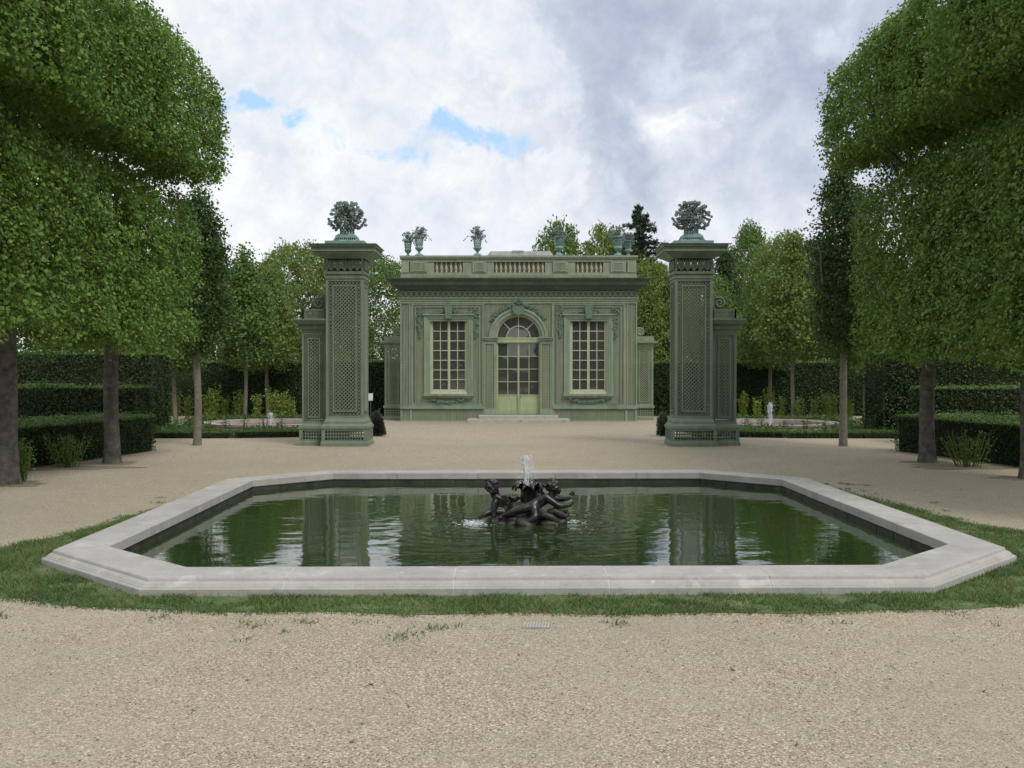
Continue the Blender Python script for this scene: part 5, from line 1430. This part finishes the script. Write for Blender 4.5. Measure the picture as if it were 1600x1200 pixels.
# woods beyond the hedge
big_t = trunk_mesh('trunk', 35, .22, 2.4, M['bark'], .2, 5, 1.9)
bc = [crown_mesh('crown', 71, M['wood_leaf'], 9.0, 7.5, 'round', 1150, 30, .17, .62, -.6, 1.2), crown_mesh('crown', 72, M['pale_leaf'], 8.4, 6.9, 'round', 1150, 30, .17, .6, -.6, 1.2),
      crown_mesh('crown', 73, M['wood_leaf'], 9.9, 6.4, 'flame', 1150, 30, .17, .58, -.65, 1.0), crown_mesh('crown', 74, M['dark_leaf'], 9.9, 5.2, 'cone', 1000, 30, .16, .5, -.7, .8)]
g3 = 'trees of the wood beyond the hedge'
woods = [(468, 66, 392, .9, 1, 'pale round tree beyond the hedge behind the left pillar wing'), (418, 60, 418, .55, 2, 'pointed mid green tree in the wood left of the left pillar'),
         (335, 62, 415, .9, 0, 'full tree in the wood behind the slim left hornbeam'), (250, 68, 395, 1.0, 2, 'tree in the wood glimpsed under the left clipped row'), (120, 64, 400, 1.0, 0, 'tree in the wood far left under the clipped crowns'),
         (603, 60, 408, .75, 0, 'rounded tree showing between left pillar and pavilion'), (540, 70, 398, .7, 3, 'dark pointed tree mostly behind the left pillar'),
         (1022, 60, 418, .7, 1, 'pale bright tree showing between pavilion and right pillar'), (1132, 66, 392, .75, 3, 'dark pointed tree just right of the right pillar top'),
         (1172, 80, 360, .72, 2, 'tall loose tree right of the right pillar'), (1222, 70, 380, .72, 1, 'bright pale tree in the wood between hornbeam and right pillar'),
         (1268, 74, 385, .9, 0, 'full tree in the wood left of the slim right hornbeam'), (1370, 66, 400, 1.0, 2, 'tree in the wood glimpsed under the right clipped row'), (1500, 66, 400, 1.0, 0, 'tree in the wood far right under the clipped crowns'),
         (1085, 64, 425, .7, 0, 'tree in the wood hidden mostly by the right pillar shaft')]
for px, Y, top, sw_, ci, lab in woods:
    hh_ = hgt_at(top, Y); cz = {0: 10.0, 1: 9.4, 2: 10.7, 3: 10.5}[ci]
    tree('woodland_tree', (at(px, Y), Y, 0), lab, bc[ci], big_t, g3, (sw_, sw_, hh_ / cz), rnd.uniform(0, 6))
airy = [crown_mesh('crown', 81, M['wood_leaf'], 5.0, 5.2, 'round', 240, 24, .24, .55, -.35, 4.2), crown_mesh('crown', 82, M['pale_leaf'], 4.6, 5.0, 'round', 240, 24, .24, .55, -.35, 4.4)]
tree('airy_tree', (at(873, 75), 75, 0), 'open airy tree crown above the pavilion roof, behind the third urn', airy[0], big_t, None, (.75, .75, hgt_at(352, 75) / 9.2))
tree('airy_tree', (at(945, 78), 78, 0), 'open airy yellowish tree crown above the pavilion roof beside the spruce', airy[1], big_t, None, (.8, .8, hgt_at(358, 78) / 9.0))


def spruce_mesh(seed, H, Rb):
    rng = np.random.default_rng(seed); Ps, Ns = [], []
    z = 1.2
    while z < H - .2:
        u = z / H; R = Rb * (1 - u) ** .85 * rng.uniform(.85, 1.1) + .12
        for k in range(int(7 + 5 * (1 - u))):
            a = rng.uniform(0, 2 * pi); Lb = R * rng.uniform(.6, 1.1); n = int(16 + 60 * Lb)
            t_ = rng.random(n) ** .75; d = np.array([cos(a), sin(a)])
            P = np.c_[t_[:, None] * Lb * d + rng.normal(size=(n, 2)) * .10 * (1.2 - t_)[:, None] * Lb ** .5, z - .30 * t_ * Lb + .22 * t_ ** 2 * Lb + rng.normal(0, .07, n)]
            Ps.append(P); Ns.append(np.c_[rng.normal(size=(n, 2)) * .5, np.ones(n)])
        z += .42 * (1 - .45 * u)
    V, F = leaf_quads(np.concatenate(Ps), np.concatenate(Ns), .26, rng, .30, .1)
    return arr_mesh('crown', V, F, [M['spruce_needle']])


Hs = hgt_at(318, 62)
root = thing('spruce_tree', 'dark pointed spruce rising behind the right end of the pavilion', 'tree', (at(998, 62), 62, 0))
b = MB(); b.tube([(0, 0, -.1), (0, 0, Hs * .5), (0, 0, Hs)], [.25, .14, .02], 8); b.build('trunk', M['bark'], root); link('crown', spruce_mesh(5, Hs, 5.4), root)

# woods behind the camera, seen only as the dark reflection in the pavilion's glass
rng = np.random.default_rng(90); n = 70000
P = np.c_[rng.uniform(-45, 45, n), -30 + rng.uniform(-3, 3, n), 11 * rng.random(n) ** .85]
P[:, 2] *= 1 + .15 * np.sin(P[:, 0] * .7)
gapm = (np.abs(P[:, 0]) < .9 + .25 * np.sin(P[:, 2] * 3)) & (P[:, 2] > 2.0) & (P[:, 2] < 5.4)
V, F = leaf_quads(P[~gapm], rng.normal(size=((~gapm).sum(), 3)), .75, rng, .7, .1)
link('treeline', arr_mesh('treeline', V, F, [M['young_leaf']]), kind='stuff')


# ------------------------------------------------------------------ hedges
def hedge_mesh(seed, L, D, H, leaf, dens, mat, lump=.045, round_=.05):
    rng = np.random.default_rng(seed); Ps, Ns = [], []
    faces = [((L, H), lambda a, b: (a - L / 2, 0 * a - D / 2, b), (0, -1, 0)), ((L, H), lambda a, b: (a - L / 2, 0 * a + D / 2, b), (0, 1, 0)),
             ((D, H), lambda a, b: (0 * a - L / 2, a - D / 2, b), (-1, 0, 0)), ((D, H), lambda a, b: (0 * a + L / 2, a - D / 2, b), (1, 0, 0)),
             ((L, D), lambda a, b: (a - L / 2, b - D / 2, 0 * a + H), (0, 0, 1))]
    for (w, h), f, nv in faces:
        k = int(w * h * dens * (1.25 if nv[2] else 1)); a, b_ = rng.random(k) * w, rng.random(k) * h
        P = np.stack(f(a, b_), 1); N = np.tile(np.array(nv, float), (k, 1))
        off = waves(seed + 1, 8, 2.2)(P) * lump + waves(seed + 2, 8, 7)(P) * lump * .6 - np.abs(rng.normal(0, .028, k)) + (rng.random(k) < .07) * rng.uniform(0, .10, k)
        Ps.append(P + N * off[:, None]); Ns.append(N * .8 + rng.normal(size=(k, 3)) * .5 + np.array([0, 0, .35]))
    P, N = np.concatenate(Ps), np.concatenate(Ns)
    P[:, 2] = np.maximum(P[:, 2], .01)
    V, F = leaf_quads(P, N, leaf, rng, .6, .1)
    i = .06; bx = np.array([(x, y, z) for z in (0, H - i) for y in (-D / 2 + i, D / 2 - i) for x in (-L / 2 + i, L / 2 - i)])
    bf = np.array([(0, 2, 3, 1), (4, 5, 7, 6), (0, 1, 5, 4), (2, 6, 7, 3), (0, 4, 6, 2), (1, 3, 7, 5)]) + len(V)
    top = (P[:, 2] > H - .05) & (rng.random(len(P)) < .75)  # yellower shoot colour on top, brightened to carry the light from above
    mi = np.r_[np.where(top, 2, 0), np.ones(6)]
    return arr_mesh('hedge', np.r_[V, bx], np.r_[F, bf], [mat, M['twig'], M['lit_shoot_leaf']], mi)


def hedge(label, p0, p1, D, H, leaf=.045, dens=900, seed=1, mat='hedge_leaf', side=1, group='clipped hedges'):
    """front face runs p0 -> p1; the body lies behind it"""
    a, b_ = Vector((*p0, 0)), Vector((*p1, 0)); d = b_ - a; L = d.length; n = Vector((-d.y, d.x, 0)).normalized()
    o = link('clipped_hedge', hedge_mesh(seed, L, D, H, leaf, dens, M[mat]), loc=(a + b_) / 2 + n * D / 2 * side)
    o.rotation_euler = (0, 0, math.atan2(d.y, d.x)); return tag(o, label, 'hedge', group)


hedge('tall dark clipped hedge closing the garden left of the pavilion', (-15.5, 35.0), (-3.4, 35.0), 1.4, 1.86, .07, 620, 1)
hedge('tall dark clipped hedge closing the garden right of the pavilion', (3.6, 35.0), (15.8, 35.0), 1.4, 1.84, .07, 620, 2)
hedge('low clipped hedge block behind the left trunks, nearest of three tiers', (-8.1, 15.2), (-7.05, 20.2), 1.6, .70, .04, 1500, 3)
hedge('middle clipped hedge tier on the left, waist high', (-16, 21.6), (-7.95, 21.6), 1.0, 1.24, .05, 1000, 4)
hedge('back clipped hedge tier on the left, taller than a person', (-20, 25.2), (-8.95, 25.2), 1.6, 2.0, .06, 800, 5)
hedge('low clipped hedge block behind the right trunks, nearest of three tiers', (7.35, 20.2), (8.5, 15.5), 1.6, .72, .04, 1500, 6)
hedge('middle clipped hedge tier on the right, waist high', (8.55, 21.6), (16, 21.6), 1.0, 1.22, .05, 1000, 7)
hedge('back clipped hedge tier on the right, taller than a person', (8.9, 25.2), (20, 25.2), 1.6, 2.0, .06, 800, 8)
g = 'low box edging of the flower beds'
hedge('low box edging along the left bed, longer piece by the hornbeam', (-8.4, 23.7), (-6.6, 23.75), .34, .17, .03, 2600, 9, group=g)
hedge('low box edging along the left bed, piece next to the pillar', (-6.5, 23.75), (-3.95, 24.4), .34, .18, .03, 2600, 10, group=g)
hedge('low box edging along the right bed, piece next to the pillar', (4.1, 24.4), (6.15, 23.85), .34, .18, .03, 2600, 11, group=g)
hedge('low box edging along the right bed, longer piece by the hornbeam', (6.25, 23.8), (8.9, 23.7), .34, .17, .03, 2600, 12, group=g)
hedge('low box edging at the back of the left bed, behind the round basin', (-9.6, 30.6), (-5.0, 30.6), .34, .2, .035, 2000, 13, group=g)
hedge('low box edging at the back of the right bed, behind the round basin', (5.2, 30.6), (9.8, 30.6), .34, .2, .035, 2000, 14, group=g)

# flower beds
def bed(s):
    xs = [(-9.4, 24), (-8.3, 23.9), (-6.6, 23.95), (-4.1, 24.6), (-4.0, 31), (-9.6, 31)]
    return [(x if s < 0 else -x + .15, y) for x, y in xs]
for s in (-1, 1):
    sheet('bed_soil', [bed(s)], .008, M['soil'], kind='structure')
    rng = np.random.default_rng(50 + s)
    k = 9000; C = np.c_[rng.uniform(-9.5, -4.1, k), rng.uniform(24.1, 31, k)]
    if s > 0: C[:, 0] = -C[:, 0] + .15
    cx = -6.67 if s < 0 else 6.83
    ok = (np.hypot(C[:, 0] - cx, C[:, 1] - 28) > 1.95) & (waves(6 + s, 8, 1.6)(np.c_[C, np.zeros(k)]) > -.15)
    C = C[ok]; P = np.c_[C, .02 + .22 * rng.random(len(C)) ** 2]
    V, F = leaf_quads(P, rng.normal(size=(len(P), 3)) * .6 + np.array([0, 0, .8]), .09, rng, .6)
    link('ground_cover', arr_mesh('ground_cover', V, F, [M['bed_leaf']]), kind='stuff')


def plant_mesh(seed, H, Wd, nst, mat, leaf, flower=False):
    rng = np.random.default_rng(seed); rg = random.Random(seed); Ps, mb = [], MB()
    for k in range(nst):
        a = rg.uniform(0, 2 * pi); r = Wd * .35 * rg.random(); h = H * rg.uniform(.7, 1.0); b0 = Vector((r * cos(a) * .4, r * sin(a) * .4, 0)); e = Vector((r * cos(a), r * sin(a), h))
        mb.tube([b0, b0.lerp(e, .5), e], [.008, .007, .004], 4, False)
        n = int(18 * H / .7); u = rng.uniform(.15, 1, n)
        Ps.append(np.array(b0)[None] + (np.array(e) - np.array(b0))[None] * u[:, None] + rng.normal(size=(n, 3)) * np.array([.055, .055, .02]))
    P = np.concatenate(Ps); V, F = leaf_quads(P, rng.normal(size=(len(P), 3)) * .7 + np.array([0, 0, .6]), leaf, rng, .42, .12)
    sv = np.array(mb.v); sf = np.array(mb.f) + len(V)
    return arr_mesh('plant', np.r_[V, sv], np.r_[F, sf], [mat])


pm = [plant_mesh(200 + k, .92 + .1 * (k % 3), .6, 10 + k % 3, M['plant_leaf'], .09) for k in range(4)]
order = ['first', 'second', 'third', 'fourth', 'fifth', 'sixth', 'seventh', 'eighth', 'ninth', 'tenth', 'eleventh', 'twelfth', 'thirteenth']
for side, xs in (('left', [455, 440, 424, 402, 372, 350, 333, 322, 291, 273, 252, 238]), ('right', [1160, 1182, 1202, 1220, 1248, 1272, 1290, 1302, 1328, 1358, 1378])):
    for k, px in enumerate(xs):
        Y = 32.2 + rnd.uniform(-.5, .5)
        o = link('tall_plant', pm[k % 4], loc=(at(px, Y), Y, 0)); o.rotation_euler = (0, 0, rnd.uniform(0, 6)); sc = rnd.uniform(.8, 1.12); o.scale = (sc, sc, sc)
        tag(o, f'{order[k]} tall yellow-green leafy plant from the pillar, back of the {side} bed', 'plant', f'tall leafy plants along the back of the {side} bed')
rp = [plant_mesh(220 + k, .45, .4, 5, M['bed_leaf'], .06) for k in range(3)]
for side, xs in (('left', [300, 328, 352, 380, 410, 440]), ('right', [1165, 1190, 1225, 1258, 1290, 1330, 1362])):
    for k, px in enumerate(xs):
        Y = 25.3 + rnd.uniform(-.3, .5); o = link('rose_bush', rp[k % 3], loc=(at(px, Y), Y, 0)); o.rotation_euler = (0, 0, rnd.uniform(0, 6))
        tag(o, f'{order[k if side == "right" else len(xs) - 1 - k]} small thin bush from the pillar, behind the {side} box edging', 'bush', f'small bushes in the front of the {side} bed')


def tuft_bush(name, label, loc, Wd, H, mat, seed, n=1500, leaf=.05):
    rng = np.random.default_rng(seed); d = unit(np.c_[rng.normal(size=(n, 2)), np.abs(rng.normal(size=n)) + .05]); r = rng.random(n) ** .4
    P = d * r[:, None] * np.array([Wd / 2, Wd / 2, H]) * (1 + .15 * waves(seed, 6, 4)(d))[:, None]; P[:, 2] += .02
    V, F = leaf_quads(P, np.cross(d, rng.normal(size=(n, 3))), leaf, rng, .28, .05)
    return tag(link(name, arr_mesh(name, V, F, [M[mat]]), loc=loc), label, 'bush')


tuft_bush('lavender_bush', 'dark purplish lavender bush beside the left pillar, under the notice', (at(588, 24.6), 24.6, 0), .46, .56, 'lavender', 3, 2600, .09)
tuft_bush('lavender_bush', 'greyish lavender bush showing left of the right pillar', (at(1037, 24.6), 24.6, 0), .34, .58, 'grey_leaf', 4, 2600, .09)
tuft_bush('grey_bush', 'small grey-leaved bush at the end of the left hedges', (at(232, 27), 27, 0), .6, .9, 'grey_leaf', 6, 1800, .08)
tuft_bush('grey_bush', 'small grey-leaved bush at the end of the right hedges', (at(1408, 27), 27, 0), .6, .95, 'grey_leaf', 7, 1800, .08)


def sprout(label, loc, seed, Wd, H):
    o = link('shrub', plant_mesh(seed, H, Wd * 1.5, 30, M['wood_leaf'], .055), loc=loc); return tag(o, label, 'shrub')
sprout('small sprouting shrub on the gravel between the left trunks', (at(104, 16.7), 16.7, 0), 301, .75, .55)
sprout('small sprouting shrub on the gravel between the right trunks', (at(1512, 16.9), 16.9, 0), 302, .95, .62)
sprout('leafy shoots at the foot of the thick left trunk', (at(30, 14.6), 14.6, 0), 303, .3, .62)

for sx, sy, rx_, ry_, sd_ in ((at(104, 16.7), 16.7, 1.0, .42, 1), (at(1512, 16.9), 16.9, 1.0, .45, 2), (-7.07, 14.3, .5, .4, 3), (-6.86, 17.5, .42, .35, 4), (7.03, 17.75, .42, .35, 5), (7.47, 15.1, .5, .4, 6)):  # darker soil under the shrubs; round the trunks it stands in for contact shade
    rr_ = random.Random(sd_); lp = []
    for k in range(36):
        th = 2 * pi * k / 36; q = 1 + .16 * sin(3 * th + sd_) + .10 * sin(7 * th + 2 * sd_) + rr_.gauss(0, .05); lp.append((sx + rx_ * q * cos(th), sy + ry_ * q * sin(th)))
    sheet('soil', [lp], .004, M['litter_shade'], kind='structure')

# ------------------------------------------------------------------ small things
root = thing('notice_board', 'small white notice on a thin post beside the left pillar', 'sign', (at(578.5, 22.6), 22.6, 0))
b = MB(); b.tube([(0, .012, -.05), (0, .012, .9)], .014, 6); b.build('post', M['iron'], root)
b = MB(); b.M = Matrix.Translation((0, 0, .98)) @ Matrix.Rotation(radians(-12), 4, 'X'); b.box(-.055, .055, -.008, .0, -.08, .08); b.build('panel', M['white_paint'], root)
root = thing('drain_cover', 'small slotted drain cover set in the gravel in front of the pool', 'drain cover', (at(838, 6.42), 6.42, 0), -.12)
b = MB(); b.box(-.085, .085, -.07, .07, -.02, .005); frame(b, 0, 0, 0, 0, 0, 0, 0) if False else None; b.build('plate', solid('worn_stone', (.26, .24, .24), (.34, .31, .30), 20, .9), root)
b = MB()
for k in range(9): b.box(-.078 + k * .0185, -.066 + k * .0185, -.06, .06, .0055, .010)
b.build('slats', M['step_stone'], root, 'stuff')
